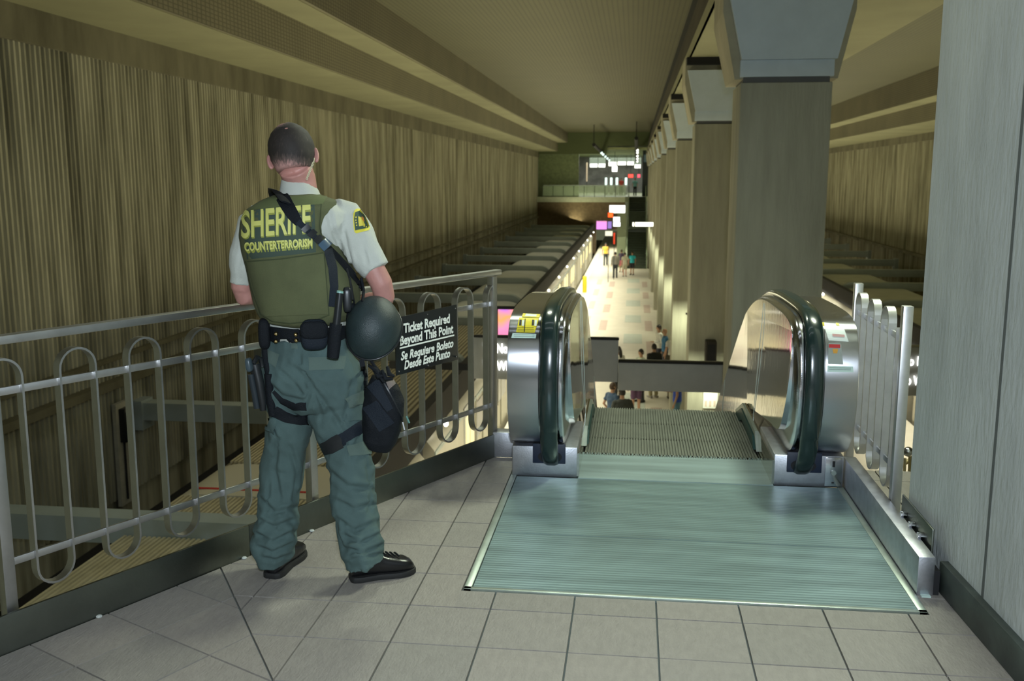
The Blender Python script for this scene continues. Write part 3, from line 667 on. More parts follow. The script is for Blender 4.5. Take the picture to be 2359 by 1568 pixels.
# ------------------------------------------------------------------ people: the builder
def cloth(name, c, var=.12): return pbr(name, c, .85, var=var, vs=6, bump=.15, bs=30, sheen=.1)
SK = {'light': pbr('skin_light', (.62, .38, .29), .5, var=.06), 'tan': pbr('skin_tan', (.42, .24, .15), .5, var=.06), 'dark': pbr('skin_dark', (.20, .11, .07), .5, var=.06)}
HR = {'black': pbr('hair_black', (.015, .012, .01), .5), 'brown': pbr('hair_brown', (.06, .035, .02), .5), 'bald': SK['light']}
CL = {}
def clm(c):
    k = tuple(c)
    if k not in CL: CL[k] = cloth('cloth_%d' % len(CL), c)
    return CL[k]
def person(loc, ang, h, label, skin='tan', hair='black', shirt=(.5, .5, .5), pants=(.05, .05, .06), sleeves='short', legs='trousers', arms=(0, 0), stride=.0, longhair=False, bag=None, bend=0, slim=1.0):
    k = h / 1.75; L0 = Vector(loc); root = thing('person', label, 'person', L0)
    ca, sa = math.cos(ang), math.sin(ang); R_ = Vector((ca, sa, 0)); F_ = Vector((-sa, ca, 0))   # ang 0 faces +Y
    def P(r, f, z): return L0 + R_ * (r * k) + F_ * (f * k) + Vector((0, 0, z * k))
    def T(m, pts, rad, n=10, flat=1): return m.tube([P(*p) for p in pts], [tuple(q * k for q in r) if isinstance(r, tuple) else r * k for r in rad], n, flat, side=R_)
    body = M(); bb = bend
    T(body, [(0, 0, .84), (0, .0, .95), (0, .0 + bb * .3, 1.12), (0, bb * .7, 1.30), (0, bb, 1.41), (0, bb * 1.1, 1.47)], [(.13, .09), (.16, .11), (.13, .095), (.165, .11), (.15, .085), (.06, .06)])
    T(body, [(0, bb * 1.1, 1.42), (0, bb * 1.2 + .01, 1.54)], [.058, .054])
    hc = P(0, bb * 1.3 + .02, 1.63)
    body.ball(hc, .075 * k, .092 * k, .115 * k, 14, Matrix.Rotation(ang, 3, 'Z'))
    body.ball(P(0, bb * 1.3 + .115, 1.61), .012 * k, .02 * k, .02 * k, 8)
    for s_ in (-1, 1): body.ball(P(s_ * .076, bb * 1.3 + .01, 1.63), .012 * k, .018 * k, .03 * k, 8)
    legp = {}
    for i, s_ in enumerate((-1, 1)):
        st_ = stride * s_
        hip = (s_ * .09, 0, .88); kn = (s_ * .095, st_ * .5 + .02, .48); an = (s_ * .10, st_, .08)
        legp[s_] = (hip, kn, an)
        T(body, [hip, kn, an, (s_ * .10, st_ + .0, .05)], [.082, .055, .04, .04]); T(body, [(s_ * .10, st_ - .05, .04), (s_ * .11, st_ + .16, .03)], [.038, .03])
    armp = {}
    for i, s_ in enumerate((-1, 1)):
        sh = (s_ * .185, bb * .95, 1.40); a = arms[i]
        if a == 0: el = (s_ * .24, bb * .8 - .02, 1.12); wr_ = (s_ * .25, bb * .8 + .05, .88)
        elif a == 1: el = (s_ * .25, bb * .8 - .0, 1.13); wr_ = (s_ * .12, bb + .26, 1.15)      # forearm forward
        elif a == 2: el = (s_ * .30, bb * .8 + .05, 1.18); wr_ = (s_ * .12, bb + .18, 1.42)     # hand to the face
        else: el = (s_ * .27, bb * .8 - .08, 1.14); wr_ = (s_ * .20, bb * .8 + .05, .95)
        d = (Vector(wr_) - Vector(el)).normalized(); hd = Vector(wr_) + d * .09
        armp[s_] = (sh, el, wr_)
        T(body, [sh, el, wr_, tuple(Vector(wr_) + d * .05), tuple(hd)], [.05, .038, .027, (.036, .02), (.03, .015)])
        q = Vector(wr_) + d * .08
        for f_ in range(4): T(body, [tuple(q + Vector((0, (f_ - 1.5) * .017, 0))), tuple(q + d * (.075 - .01 * abs(f_ - 1.4)) + Vector((-s_ * .012, (f_ - 1.5) * .02, 0)))], [.0095, .0075], 6)
        T(body, [tuple(Vector(wr_) + d * .03), tuple(Vector(wr_) + d * .07 + Vector((0, .04, 0)))], [.011, .009], 6)
    place('body', fuse(body, .0125 * k, 3), SK[skin], root)
    wr = lambda a: (lambda co, n: a * noise.noise(Vector((co.x * 9, co.y * 9, co.z * 16))))
    m = M()
    T(m, [(0, 0, .90), (0, 0, .98), (0, bb * .3, 1.13), (0, bb * .7, 1.30), (0, bb, 1.42), (0, bb * 1.1, 1.475)], [(.178 * slim, .125), (.175 * slim, .125), (.155 * slim, .12), (.185 * slim, .125), (.165 * slim, .10), (.07, .07)], 14)
    for s_ in (-1, 1):
        sh, el, w_ = armp[s_]; sh, el, w_ = Vector(sh), Vector(el), Vector(w_)
        if sleeves == 'short': T(m, [tuple(sh + Vector((-s_ * .04, 0, .01))), tuple(sh), tuple(sh.lerp(el, .62))], [.065, .068, .06])
        elif sleeves == 'long': T(m, [tuple(sh + Vector((-s_ * .04, 0, .01))), tuple(sh), tuple(el), tuple(el.lerp(w_, .93))], [.068, .070, .056, .045])
    place('shirt' if sleeves != 'long' else 'jacket', fuse(m, .016 * k, 2, wr(.012 * k)), clm(shirt), root)
    m = M()
    top = [(0, 0, .99), (0, 0, .90), (0, 0, .82)]
    if legs == 'skirt':
        T(m, top + [(0, 0, .52)], [(.155 * slim, .115), (.175 * slim, .125), (.19, .14), (.20, .16)], 16)
    else:
        T(m, top, [(.152 * slim, .112), (.172 * slim, .122), (.15, .11)], 14)
        for s_ in (-1, 1):
            hip, kn, an = [Vector(q) for q in legp[s_]]
            if legs == 'shorts': T(m, [tuple(hip + Vector((0, 0, .02))), tuple(hip.lerp(kn, .9))], [.095, .085])
            else: T(m, [tuple(hip + Vector((0, 0, .02))), tuple(hip.lerp(kn, .5)), tuple(kn), tuple(an - Vector((0, 0, .03)))], [.095, .085, .072, .062])
    place(legs, fuse(m, .016 * k, 2, wr(.01 * k)), clm(pants), root)
    m = M()
    for s_ in (-1, 1):
        an = Vector(legp[s_][2]); T(m, [(an.x, an.y - .085, .042), (an.x, an.y + .02, .045), (an.x + s_ * .012, an.y + .12, .034), (an.x + s_ * .015, an.y + .19, .026)], [(.042, .042), (.046, .045), (.046, .034), (.03, .022)], 10)
    m.build('shoes', black_matte if pants[0] < .3 else clm((.3, .28, .25)), root, smooth=60)
    if hair != 'bald':
        m = M(); rs = []
        rot = Matrix.Rotation(ang, 3, 'Z'); n = 14
        for i in range(7):
            a = PI / 2 * (1.30 if not longhair else 1.5) * (1 - i / 6.5)
            ring = []
            for j in range(n):
                b = 2 * PI * j / n; front = max(0, math.sin(b))
                aa = a * (1 - .42 * front); v = Vector((.083 * math.sin(aa) * math.cos(b), .100 * math.sin(aa) * math.sin(b) - .006, .124 * math.cos(aa))); ring.append(hc + rot @ (v * k))
            rs.append(ring)
        m.rings(rs); 
        if longhair: T(m, [(0, bb * 1.3 - .05, 1.64), (0, bb * 1.2 - .075, 1.52), (0, bb - .10, 1.38)], [(.07, .05), (.075, .045), (.05, .02)])
        m.build('hair', HR[hair], root, smooth=180)
    if bag:
        m = M(); T(m, [(.24, -.05, .72), (.24, -.05, .76), (.25, -.05, .98), (.25, -.05, 1.0)], [(.05, .12), (.07, .15), (.06, .14), (.03, .1)], 12); m.build('shoulder_bag', clm(bag), root, smooth=60)
        M().tube([P(.25, -.05, .98), P(.21, -.04, 1.35), P(.12, -.02, 1.46)], .012 * k, 6).build('bag_strap', clm(bag), root)
    return root

# ------------------------------------------------------------------ direction signs hung across the platform
sb = thing('direction_sign', 'dark grey direction sign box left of the escalator with lit destination lettering', 'sign', (-1.2, 14, -1.3), )
M().box((-2.32, 14, -1.31), (-.19, 14.22, -.675)).build('box', sign_grey, sb, bevel=.01)
M().box((-2.33, 13.985, -.685), (-.18, 14.1, -.665)).build('top_edge', black_matte, sb)
for z, t in ((-.905, 'To No'), (-1.165, 'To Wi')):
    fit_text(t, (-2.17, 13.98, z), Vector((1, 0, 0)), Vector((0, 0, 1)), .37, .135, white_lit, 'lettering', sb, bold=.03, ext=.01)
M().box((-3.62, 14.06, -1.2), (-2.32, 14.16, -1.1)).build('bracket_arm', black_matte, sb)
s2_ = thing('sign_beam', 'long slim grey beam crossing behind the escalator above the waiting people', 'beam', (1, 14, -1.43))
M().box((-.185, 14, -1.43), (3.6, 14.22, -1.0)).build('box', sign_grey, s2_, bevel=.01)
M().box((-.185, 13.985, -1.015), (3.6, 14.1, -.99)).build('top_edge', black_matte, s2_)
s3_ = thing('direction_sign', 'dark direction sign at right between railing post and grey column', 'sign', (4.6, 14, -1.4))
M().box((3.62, 14, -1.40), (5.9, 14.22, -.70)).build('box', sign_grey, s3_, bevel=.01)
for z, t in ((-.955, 'To N'), (-1.23, 'To W')):
    fit_text(t, (WY(2079, 830, 13.98).x, 13.98, z), Vector((1, 0, 0)), Vector((0, 0, 1)), .29, .125, white_lit, 'lettering', s3_, bold=.03, ext=.01)

# advertising screen hanging behind the left direction sign
def ad_mat(name, stops, s_, axis=2, z0=0, z1=1):
    m, t, b = nt(name); N = t.nodes.new; L = t.links.new
    tc = N('ShaderNodeTexCoord'); sx = N('ShaderNodeSeparateXYZ'); L(tc.outputs['Object'], sx.inputs[0])
    r = N('ShaderNodeMapRange'); r.inputs['From Min'].default_value = z0; r.inputs['From Max'].default_value = z1; L(sx.outputs[axis], r.inputs['Value'])
    n = N('ShaderNodeTexNoise'); n.inputs['Scale'].default_value = 2; L(tc.outputs['Object'], n.inputs['Vector'])
    a = N('ShaderNodeMath'); a.operation = 'ADD'; L(r.outputs[0], a.inputs[0]); L(n.outputs[0], a.inputs[1]); a2 = N('ShaderNodeMath'); a2.operation = 'SUBTRACT'; a2.inputs[1].default_value = .5; L(a.outputs[0], a2.inputs[0])
    c = N('ShaderNodeValToRGB'); L(a2.outputs[0], c.inputs[0]); el = c.color_ramp.elements
    el[0].position, el[0].color = stops[0][0], (*stops[0][1], 1); el[1].position, el[1].color = stops[-1][0], (*stops[-1][1], 1)
    for p, cc in stops[1:-1]: e = el.new(p); e.color = (*cc, 1)
    b.inputs['Base Color'].default_value = (.02, .02, .02, 1); L(c.outputs[0], b.inputs['Emission Color']); b.inputs['Emission Strength'].default_value = s_; return m
adm = ad_mat('screen_picture', [(0, (.75, .18, .35)), (.35, (.85, .25, .45)), (.6, (1.0, .35, .10)), (.85, (.45, .15, .7)), (1, (.25, .12, .5))], 1.5, 2, .36, 1.15)
ad = thing('display_screen', 'pink and orange lit screen half hidden behind the left newel', 'screen', (-1.8, 16.4, -1.5))
a, b_ = WY(1141, 779, 16.4), WY(1300, 708, 16.4)
M().box((a.x, 16.4, a.z), (b_.x, 16.5, b_.z)).build('case', blackp, ad, bevel=.01)
M().box((a.x + .05, 16.385, a.z + .05), (b_.x - .05, 16.4, b_.z - .05)).build('picture', adm, ad)
# ------------------------------------------------------------------ canopies over both tracks
def canopy(x_wall, x_end, sgn, label_l, group):
    # beam running across from the wall, rounded down at the platform end
    b = thing('canopy_beam', None, 'beam', (x_end, 10.5, -2.4), group)
    m = M(); n = 7; P = [(x_wall, -2.4)]
    for i in range(n): a = PI / 2 * i / (n - 1); P.append((x_end - sgn * (.45 - .45 * math.sin(a)), -2.4 - .42 * (1 - math.cos(a))))
    P += [(x_end, -2.95), (x_end - sgn * .3, -2.95), (x_end - sgn * .5, -2.72), (x_wall, -2.72)]
    m.prism([(x, 10.5, z) for x, z in P], (0, .32, 0)); m.build('beam_body', beam_mat, b)
    M().box((x_wall, 10.45, -2.9), (x_wall + sgn * -.0 + (.25 if x_wall < 0 else -.25), 10.87, -2.36)).build('end_bracket', beam_mat, b)
    return b
cbl = canopy(-9.05, -3.85, 1, '', 'grey beams over the left track')
cbr = canopy(13.35, 8.15, -1, '', 'grey beams over the right track')
nn = ['nearest', 'second', 'third', 'fourth', 'fifth', 'sixth', 'seventh', 'eighth', 'ninth', 'tenth', 'eleventh', 'twelfth', 'thirteenth', 'fourteenth']
cbl['label'] = 'nearest grey canopy beam over the left track, seen low through the railing'
cbr['label'] = 'nearest grey canopy beam over the right track, hidden low behind the column'
for k in range(1, 14):
    dup(cbl, Vector(cbl.location) + Vector((0, 5.8 * k, 0)), '%s grey canopy beam over the left track, counting from the viewer' % nn[k])
    dup(cbr, Vector(cbr.location) + Vector((0, 5.8 * k, 0)), '%s grey canopy beam over the right track, counting from the viewer' % nn[k])
# corrugated panels between the beams, vaulted
def vault(name, x0, x1, y0, y1, mat, parent, z=-2.62, drop=.42, lip=.6, thick=.03, **kw):
    rows = []
    n = 8; sg_ = 1 if x1 > x0 else -1
    P = [(x0, z - drop)]
    for i in range(1, n + 1): a = PI / 2 * i / n; P.append((x0 + sg_ * lip * (1 - math.cos(a)), z - drop + drop * math.sin(a)))
    for i in range(0, n + 1): a = PI / 2 * i / n; P.append((x1 - sg_ * lip * (1 - math.sin(a)), z - drop * .8 * (1 - math.cos(a))))
    m = M(); m.rings([[Vector((x, y0, zz)) for x, zz in P] + [Vector((x, y0, zz - thick)) for x, zz in P[::-1]], [Vector((x, y1, zz)) for x, zz in P] + [Vector((x, y1, zz - thick)) for x, zz in P[::-1]]])
    return m.build(name, mat, parent, smooth=50, **kw)
cl = thing('canopy_roof', 'vaulted canopy roof of ribbed gold panels over the left track', 'canopy', (-5, 10, -2.62))
cr = thing('canopy_roof', 'vaulted canopy roof of ribbed panels over the right track', 'canopy', (10, 10, -2.62))
for k in range(-1, 14):
    y = 10.5 + 5.8 * k
    vault('panel', -6.35, -3.8, y + .34, y + (5.78 if k != 0 else 1.5), gold_ribs if k < 3 else beam_light, cl)
    vault('panel', 11.0, 8.1, y + .34, y + 5.78, beam_light, cr)
# real ribs on the nearest gold panels
m = M()
for k, (ya, yb) in enumerate(((10.84, 12.0), (5.04, 10.48), (13.6, 16.28))):
    for i in range(32):
        x = -6.0 + i * .062; m.box((x, ya, -2.63), (x + .03, yb, -2.598))
m.build('panel_ribs', pbr('gold_rib', (.58, .51, .34), .5, var=.1), cl, kind='stuff')
vault('panel', -6.35, -3.8, 12.05, 13.5, pbr('cream_panel', (.60, .56, .44), .6), cl, z=-2.6, label='smooth cream panel with a red stripe')
M().box((-6.0, 12.28, -2.60), (-4.3, 12.34, -2.592)).build('red_stripe', red, cl)
vault('panel', -6.35, -3.8, 13.55, 16.28, gold_ribs, cl)
# dark fascias along the platform side, with small lamps
def fascia(x0, x1, label, lampx, name='canopy_fascia'):
    f = thing(name, label, 'fascia', ((x0 + x1) / 2, 10, -3.05))
    M().box((x0, 4, -3.04), (x1, 92, -2.48)).build('band', black_matte, f)
    for k in range(15):
        y = 12.4 + 5.8 * k
        M().ball((lampx, y, -3.10), .05, .07, .06, 10).build('lamp', emit('lamp_glow_%d_%s' % (k, name[:3]), (1, 1, .85), 5) if k == 0 else bpy.data.materials['lamp_glow_0_' + name[:3]], f, smooth=60)
    return f
fascia(-3.82, -3.62, 'black fascia band along the left canopy edge with small bright lamps', -3.57)
fascia(7.9, 8.1, 'black fascia band along the right canopy edge with small bright lamps', 7.85, 'rig_fascia')['category'] = 'fascia'
bpy.data.objects['rig_fascia'].name = 'canopy_fascia'
# lit notice with red mark low on the left fascia
ls = thing('lit_notice', 'small white lit notice with a red mark, seen low behind the thigh bag', 'sign', (-3.5, 12.4, -3.3))
p1, p2 = WX(866, 1096, -3.58), WX(908, 1066, -3.58)
M().box((-3.62, p1.y, -3.34), (-3.575, p2.y + .3, -3.16)).build('board', white_lit, ls)
M().box((-3.62, p2.y + .36, -3.30), (-3.57, p2.y + .42, -3.05)).build('red_mark', emit('red_glow', (1, .05, .02), 1.5), ls)

# ------------------------------------------------------------------ trains
def car(x0, x1, side, y0, label, far=True):   # side: x of the wall facing the platform
    t = thing('train_car', label, 'train', ((x0 + x1) / 2, y0, -6.3), )
    xs = side
    P = [(x0, -6.2), (x0, -3.4), (x0 + .35, -2.98), (x1 - .35, -2.98), (x1, -3.4), (x1, -6.2)]
    m = M(); m.prism([(x, y0, z) for x, z in P], (0, 22.6, 0)); m.build('body', train_side, t)
    e = .02 if side == x1 else -.02
    for k in range(3):
        yd = y0 + 3.2 + 7.4 * k
        d = M().box((xs, yd, -5.25), (xs + e, yd + 1.3, -3.35)).build('door', pbr('door_metal', (.50, .49, .44), .4, .4) if 'door_metal' not in bpy.data.materials else bpy.data.materials['door_metal'], t)
        for q in (.12, .72): M().box((xs + e, yd + q, -4.5), (xs + e * 1.6, yd + q + .46, -3.6)).build('pane', train_win, d)
        for q in range(3 if k < 2 else 1):
            yw = yd + 1.7 + q * 1.85
            M().box((xs, yw, -4.45), (xs + e, yw + 1.45, -3.6)).build('window', train_win if (q + k) % 2 else train_dark, t)
            M().box((xs + e, yw - .12, -4.5), (xs + e * 1.5, yw - .04, -3.5)).build('mullion', train_dark, t)
        for q in range(5 if k < 2 else 3):
            M().box((xs, yd + 1.5 + q * 1.1, -5.2), (xs + e * 1.3, yd + 1.56 + q * 1.1, -3.4)).build('rib', pbr('rib_m', (.30, .28, .2), .5) if 'rib_m' not in bpy.data.materials else bpy.data.materials['rib_m'], t)
    M().box((xs, y0, -3.5), (xs + e * 1.2, y0 + 22.6, -3.42)).build('trim_strip', plate_edge, t)
    M().box((x0 + .2, y0 + 22.6, -6.1), (x1 - .2, y0 + 23.2, -3.1)).build('gangway', black_matte, t)
    return t
ta = car(-6.6, -3.62, -3.62, -6, 'nearest cream metro car on the left track, seen through the railing')
for k, n_ in enumerate(('second', 'third', 'fourth')):
    dup(ta, Vector(ta.location) + Vector((0, 23.3 * (k + 1), 0)), '%s cream metro car on the left track, counting from the viewer' % n_)
tb = car(8.1, 11.0, 8.1, 6, 'nearest metro car on the right track, seen past the escalator')
dup(tb, Vector(tb.location) + Vector((0, 23.3, 0)), 'second metro car on the right track, further from the viewer')

# ------------------------------------------------------------------ far mezzanine with its stair
green_d = pbr('dark_green_stone', (.055, .075, .05), .6, var=.2)
brown_d = pbr('dark_brown_soffit', (.12, .085, .045), .85, var=.2)
S(M().box((-9.1, 91, -.5), (-.85, 125, -.02)).box((-.85, 92.5, -.5), (13.4, 125, -.02)), 'floor_5', pbr('far_floor', (.42, .45, .33), .4, var=.1), 'distant mezzanine floor above the stair')
S(M().box((-9.0, 91.2, -3.0), (-.85, 92.0, -.5)), 'trim_14', brown_d, 'dark brown edge beam of the distant mezzanine')
S(M().box((-9.0, 122, -.02), (13.4, 122.5, 5.8)), 'wall_far', pbr('far_wall', (.25, .24, .25), .6, var=.3, vs=1.2), 'distant end wall behind the fare gates')
S(M().box((-9.0, 92, 4.3), (13.4, 122, 4.5)), 'ceiling_8', pbr('far_ceiling', (.30, .33, .17), .8), 'low green ceiling over the distant mezzanine')
S(M().box((-9.0, 91.5, 3.9), (-2.6, 92, 5.9)).box((-2.6, 91.5, 4.6), (1.8, 92, 5.9)), 'trim_15', pbr('green_lintel', (.09, .11, .045), .8), 'green lintel where the high ceiling ends')
S(M().box((-9.0, 91.6, PZ), (-3.5, 92.0, -.5)), 'wall_back', brown_d, 'dark wall below the distant mezzanine')
S(M().box((-9.0, 92.2, -.02), (-5.2, 92.5, 3.9)), 'wall_3', pbr('green_glass_wall', (.17, .21, .10), .3, var=.2), 'greenish wall at the left end of the distant mezzanine')
st = thing('far_stair', 'dark green distant stair rising from the platform to the mezzanine', 'stairs', (.45, 76.5, PZ))
n = 30
for k in range(n):
    y = 76.6 + (k * .3 if k < 15 else 5.2 + k * .33); z = PZ + (k + 1) * 5.28 / n
    M().box((-.48, y, z - .17), (1.0, y + .34, z)).build('step', green_d, st)
M().box((-.48, 81.1, -2.80), (1.0, 85.4, -2.66)).build('landing', green_d, st)
for x, l in ((-.56, 0), (1.0, 0)):
    m = M(); m.prism([(x, 76.4, PZ), (x, 81.1, PZ + 2.65), (x, 85.4, PZ + 2.65), (x, 92.4, -.02), (x, 92.4, 1.0), (x, 85.4, PZ + 3.7), (x, 81.1, PZ + 3.7), (x, 76.4, PZ + 1.05)], (.07, 0, 0)); m.build('side_wall', pbr('pale_green_trim', (.34, .44, .30), .5) if x < 0 else bpy.data.materials['pale_green_trim'], st)
M().box((-.4, 87.5, PZ), (1.05, 88, -1.2)).build('riser_wall', green_d, st)
M().box((-1.3, 77.5, PZ), (-.6, 77.8, -.6)).build('lift_shaft', pbr('shaft_green', (.22, .26, .17), .5), st)
gr = thing('glass_balustrade', 'green tinted glass balustrade on the edge of the distant mezzanine', 'railing', (-4, 91.1, 0))
glass = nt('green_glass')[0]; gb = glass.node_tree.nodes['Principled BSDF']; gb.inputs['Base Color'].default_value = (.55, .7, .5, 1); gb.inputs['Alpha'].default_value = .35; gb.inputs['Roughness'].default_value = .1
for k in range(8):
    x = -8.5 + k * .96
    M().box((x, 91.05, -.02), (x + .05, 91.1, 1.05)).build('post', green_d, gr)
    M().box((x + .05, 91.07, .05), (x + .98, 91.085, .98)).build('pane', glass, gr)
M().box((-8.4, 91.04, 1.0), (-.75, 91.12, 1.06)).build('top_rail', plate_edge, gr)
person(Vector((WY(1431, 425, 101).x, 101, -.02)), PI, 1.75, 'tiny person in red between the distant fare gates', 'tan', 'black', (.45, .05, .03), (.05, .05, .05))
person(Vector((WY(1463, 425, 98).x, 98, -.02)), PI, 1.75, 'tiny person in pale teal at right of the distant fare gates', 'tan', 'black', (.25, .5, .5), (.02, .02, .02))
dk = thing('kiosk', 'tall dark pillar at the right end of the distant mezzanine', 'pillar', (1.0, 95, -.02))
a, b_ = WY(1479, 448, 95), WY(1500, 362, 95)
M().box((a.x, 95, -.02), (b_.x, 95.6, 4.28)).build('shaft', pbr('kiosk_dark', (.02, .03, .035), .4), dk, bevel=.03); M().box((a.x + .1, 94.97, 3.2), (b_.x - .1, 95, 3.9)).build('blue_panel', pbr('kiosk_blue', (.12, .2, .28), .4), dk)
fg = emit('gate_light', (.75, 1.0, .9), 1.6)
for k, x in enumerate((1396, 1408, 1421, 1442)):
    p = WY(x, 425, 104.0)
    g = thing('fare_gate', ('leftmost', 'second', 'third', 'rightmost')[k] + ' distant fare gate with a glowing pale green light', 'gate', (p.x, 104, -.02))
    M().box((p.x - .18, 104, -.02), (p.x + .18, 105.6, 1.0)).build('cabinet', steel_bar, g, bevel=.03)
    q = WY(x, 415.5, 103.9); M().box((p.x - .11, 103.95, 1.02), (p.x + .11, 104.1, 1.75)).build('light_column', fg, g, bevel=.03)
ceil_e = emit('ceiling_glow', (1, 1, .88), 2.4)
for k, (x0, x1, y0, y1) in enumerate(((1359, 1376, 377, 385), (1379, 1394, 377, 385), (1402, 1420, 373, 382), (1423, 1442, 372, 380), (1445, 1460, 372, 380), (1462, 1476, 379, 387))):
    a, b_ = WY(x0, y1, 112.0), WY(x1, y0, 112.0)
    l = thing('light_panel', ('leftmost', 'second', 'third', 'brightest fourth', 'fifth', 'rightmost')[k] + ' glowing ceiling panel above the distant fare gates', 'light', ((a.x + b_.x) / 2, 112, a.z), 'light panels of the distant mezzanine')
    M().box((a.x, 112, a.z), (b_.x, 112.4, b_.z)).build('diffuser', ceil_e, l); M().box((a.x - .05, 112.05, b_.z), (b_.x + .05, 112.35, 4.3)).build('housing', plate_edge, l)
def lit_box(name, px, Y, mat, label, cat='sign', d=.15, pole=None, frame=blackp):
    a, b_ = WY(px[0], px[3], Y), WY(px[2], px[1], Y)
    t = thing(name, label, cat, ((a.x + b_.x) / 2, Y, a.z))
    M().box((a.x - .03, Y, a.z - .03), (b_.x + .03, Y + d, b_.z + .03)).build('case', frame, t)
    M().box((a.x, Y - .02, a.z), (b_.x, Y, b_.z)).build('face', mat, t)
    if pole is not None: M().box(((a.x + b_.x) / 2 - .02, Y + .04, min(pole, b_.z)), ((a.x + b_.x) / 2 + .02, Y + .08, max(pole, b_.z))).build('support', black_matte, t)
    return t
lit_box('lit_sign', (1404, 473, 1440, 490), 62, white_lit, 'large white lit sign hanging before the distant stair', pole=None)
lit_box('lit_sign', (1413, 500, 1428, 510), 60, white_lit, 'upper of two small white lit signs left of the stair', pole=None)
lit_box('lit_sign', (1413, 512, 1429, 521), 60, white_lit, 'lower of two small white lit signs left of the stair', pole=None)
lit_box('lit_sign', (1463, 512, 1505, 521), 55, emit('ticker', (1, 1, .8), 2.6), 'long slim lit text sign hanging in front of the distant stair', pole=None)
lit_box('lit_sign', (1457, 512, 1461, 521), 55, emit('ticker2', (1, 1, .8), 2.2), 'small square lit sign at the left end of the long lit sign', pole=None)
lit_box('display_screen', (1374, 509, 1398, 528), 58, ad_mat('screen_picture_far', [(0, (.9, .3, .9)), (.4, (.9, .3, .75)), (.75, (1, .35, .2)), (1, (1, .45, .1))], 1.3, 2, .1, .9), 'distant pink and orange display screen over the platform edge', 'screen', pole=None)
lit_box('display_screen', (1400, 510, 1409, 526), 58.6, emit('violet_screen', (.30, .2, .65), .8), 'narrow violet screen beside the distant pink one', 'screen', pole=None)
lit_box('signal_light', (1401, 490, 1412, 500), 61, emit('signal_red', (1, .07, .01), 3), 'glowing red and orange signal light below the large lit sign', 'light', pole=None)
M().box((0, 0, 0), (.01, .01, .01)) 
lit_box('pale_sign', (1394, 532, 1411, 543), 66, emit('pale_panel', (.85, .85, .7), .9), 'pale panel on a dark frame standing on the far platform', 'sign', pole=-5.3)
lit_box('red_banner', (1413, 536, 1417, 562), 68, emit('red_ban', (.8, .06, .02), .7), 'narrow red banner beside the distant stair', 'banner', pole=-5.3)
lit_box('red_sign', (1447, 401, 1459, 409), 110, emit('red_s', (1, .08, .06), 1.2), 'wider of two red signs above the distant fare gates', pole=4.3)
lit_box('red_sign', (1468, 401, 1475, 409), 110, emit('red_s2', (1, .10, .16), 1.1), 'narrower of two red signs at right of the fare gates', pole=4.3)
lit_box('lit_sign', (1410, 382, 1422, 395), 100, white_lit, 'small bright square sign hanging over the fare gates', pole=4.3)
lit_box('glowing_sign', (1327, 403, 1333, 424), 100, emit('door_glow', (1, .85, .6), 1.2), 'narrow glowing upright panel at left of the distant mezzanine', pole=-.02)
lit_box('notice_board', (1350, 374, 1354, 418), 99, emit('col_glow', (.8, .65, .45), .45), 'slim pale lit post left of the fare gates', 'post', pole=-.02)
# track lights of the far ceiling
for nm, (xa_, ya_, Ya), (xb_, yb_, Yb), lab in (('l', (1368, 333, 78), (1404, 368, 108), 'left'), ('r', (1466, 318, 74), (1466, 372, 108), 'right')):
    a, b_ = WY(xa_, ya_, Ya), WY(xb_, yb_, Yb)
    t = thing('track_light', '%s dark track with bright spot lamps below the distant ceiling' % lab, 'light', a)
    M().tube([a, b_], .14, n=8).build('track', black_matte, t)
    M().box((a.x - .03, a.y, a.z), (a.x + .03, a.y + .06, 5.8)).build('drop_rod', black_matte, t)
    for f_ in (.35, .45, .6, .75, .9):
        p = a.lerp(b_, f_); M().ball(p - Vector((-.1, .1, .16)), .10, .16, .12, 10).build('lamp', fg if nm == 'l' else ceil_e, t, smooth=60)
# things on and at the columns
bx = thing('wall_speaker', 'dark upright box fixed on the second column above the beam', 'box', (1.6, 19.3, -2))
a, b_ = WY(1623, 832, 19.3), WY(1650, 783, 19.3)
M().box((a.x, 19.08, a.z - .25), (b_.x, 19.4, b_.z)).build('case', pbr('box_dark', (.035, .028, .02), .7), bx, bevel=.02); M().box((a.x + .03, 19.065, a.z - .2), (b_.x - .03, 19.08, b_.z - .05)).build('grille', black_matte, bx)
po = thing('poster', 'white lit notice poster on the lower part of the second column', 'poster', (1.6, 19.38, -3))
a, b_ = WY(1619, 940, 19.37), WY(1655, 884, 19.37)
M().box((a.x, 19.36, a.z), (b_.x, 19.399, b_.z)).build('sheet', pbr('poster_white', (.85, .86, .82), .6), po, bevel=.01)
for k in range(3):
    q = WY(1626 + k * 10, 930, 19.35); M().box((q.x - .02, 19.352, q.z - .06), (q.x + .02, 19.36, q.z + .06)).build('print_mark', pbr('print_pink', (.62, .50, .45), .6) if k == 0 else bpy.data.materials['print_pink'], po)
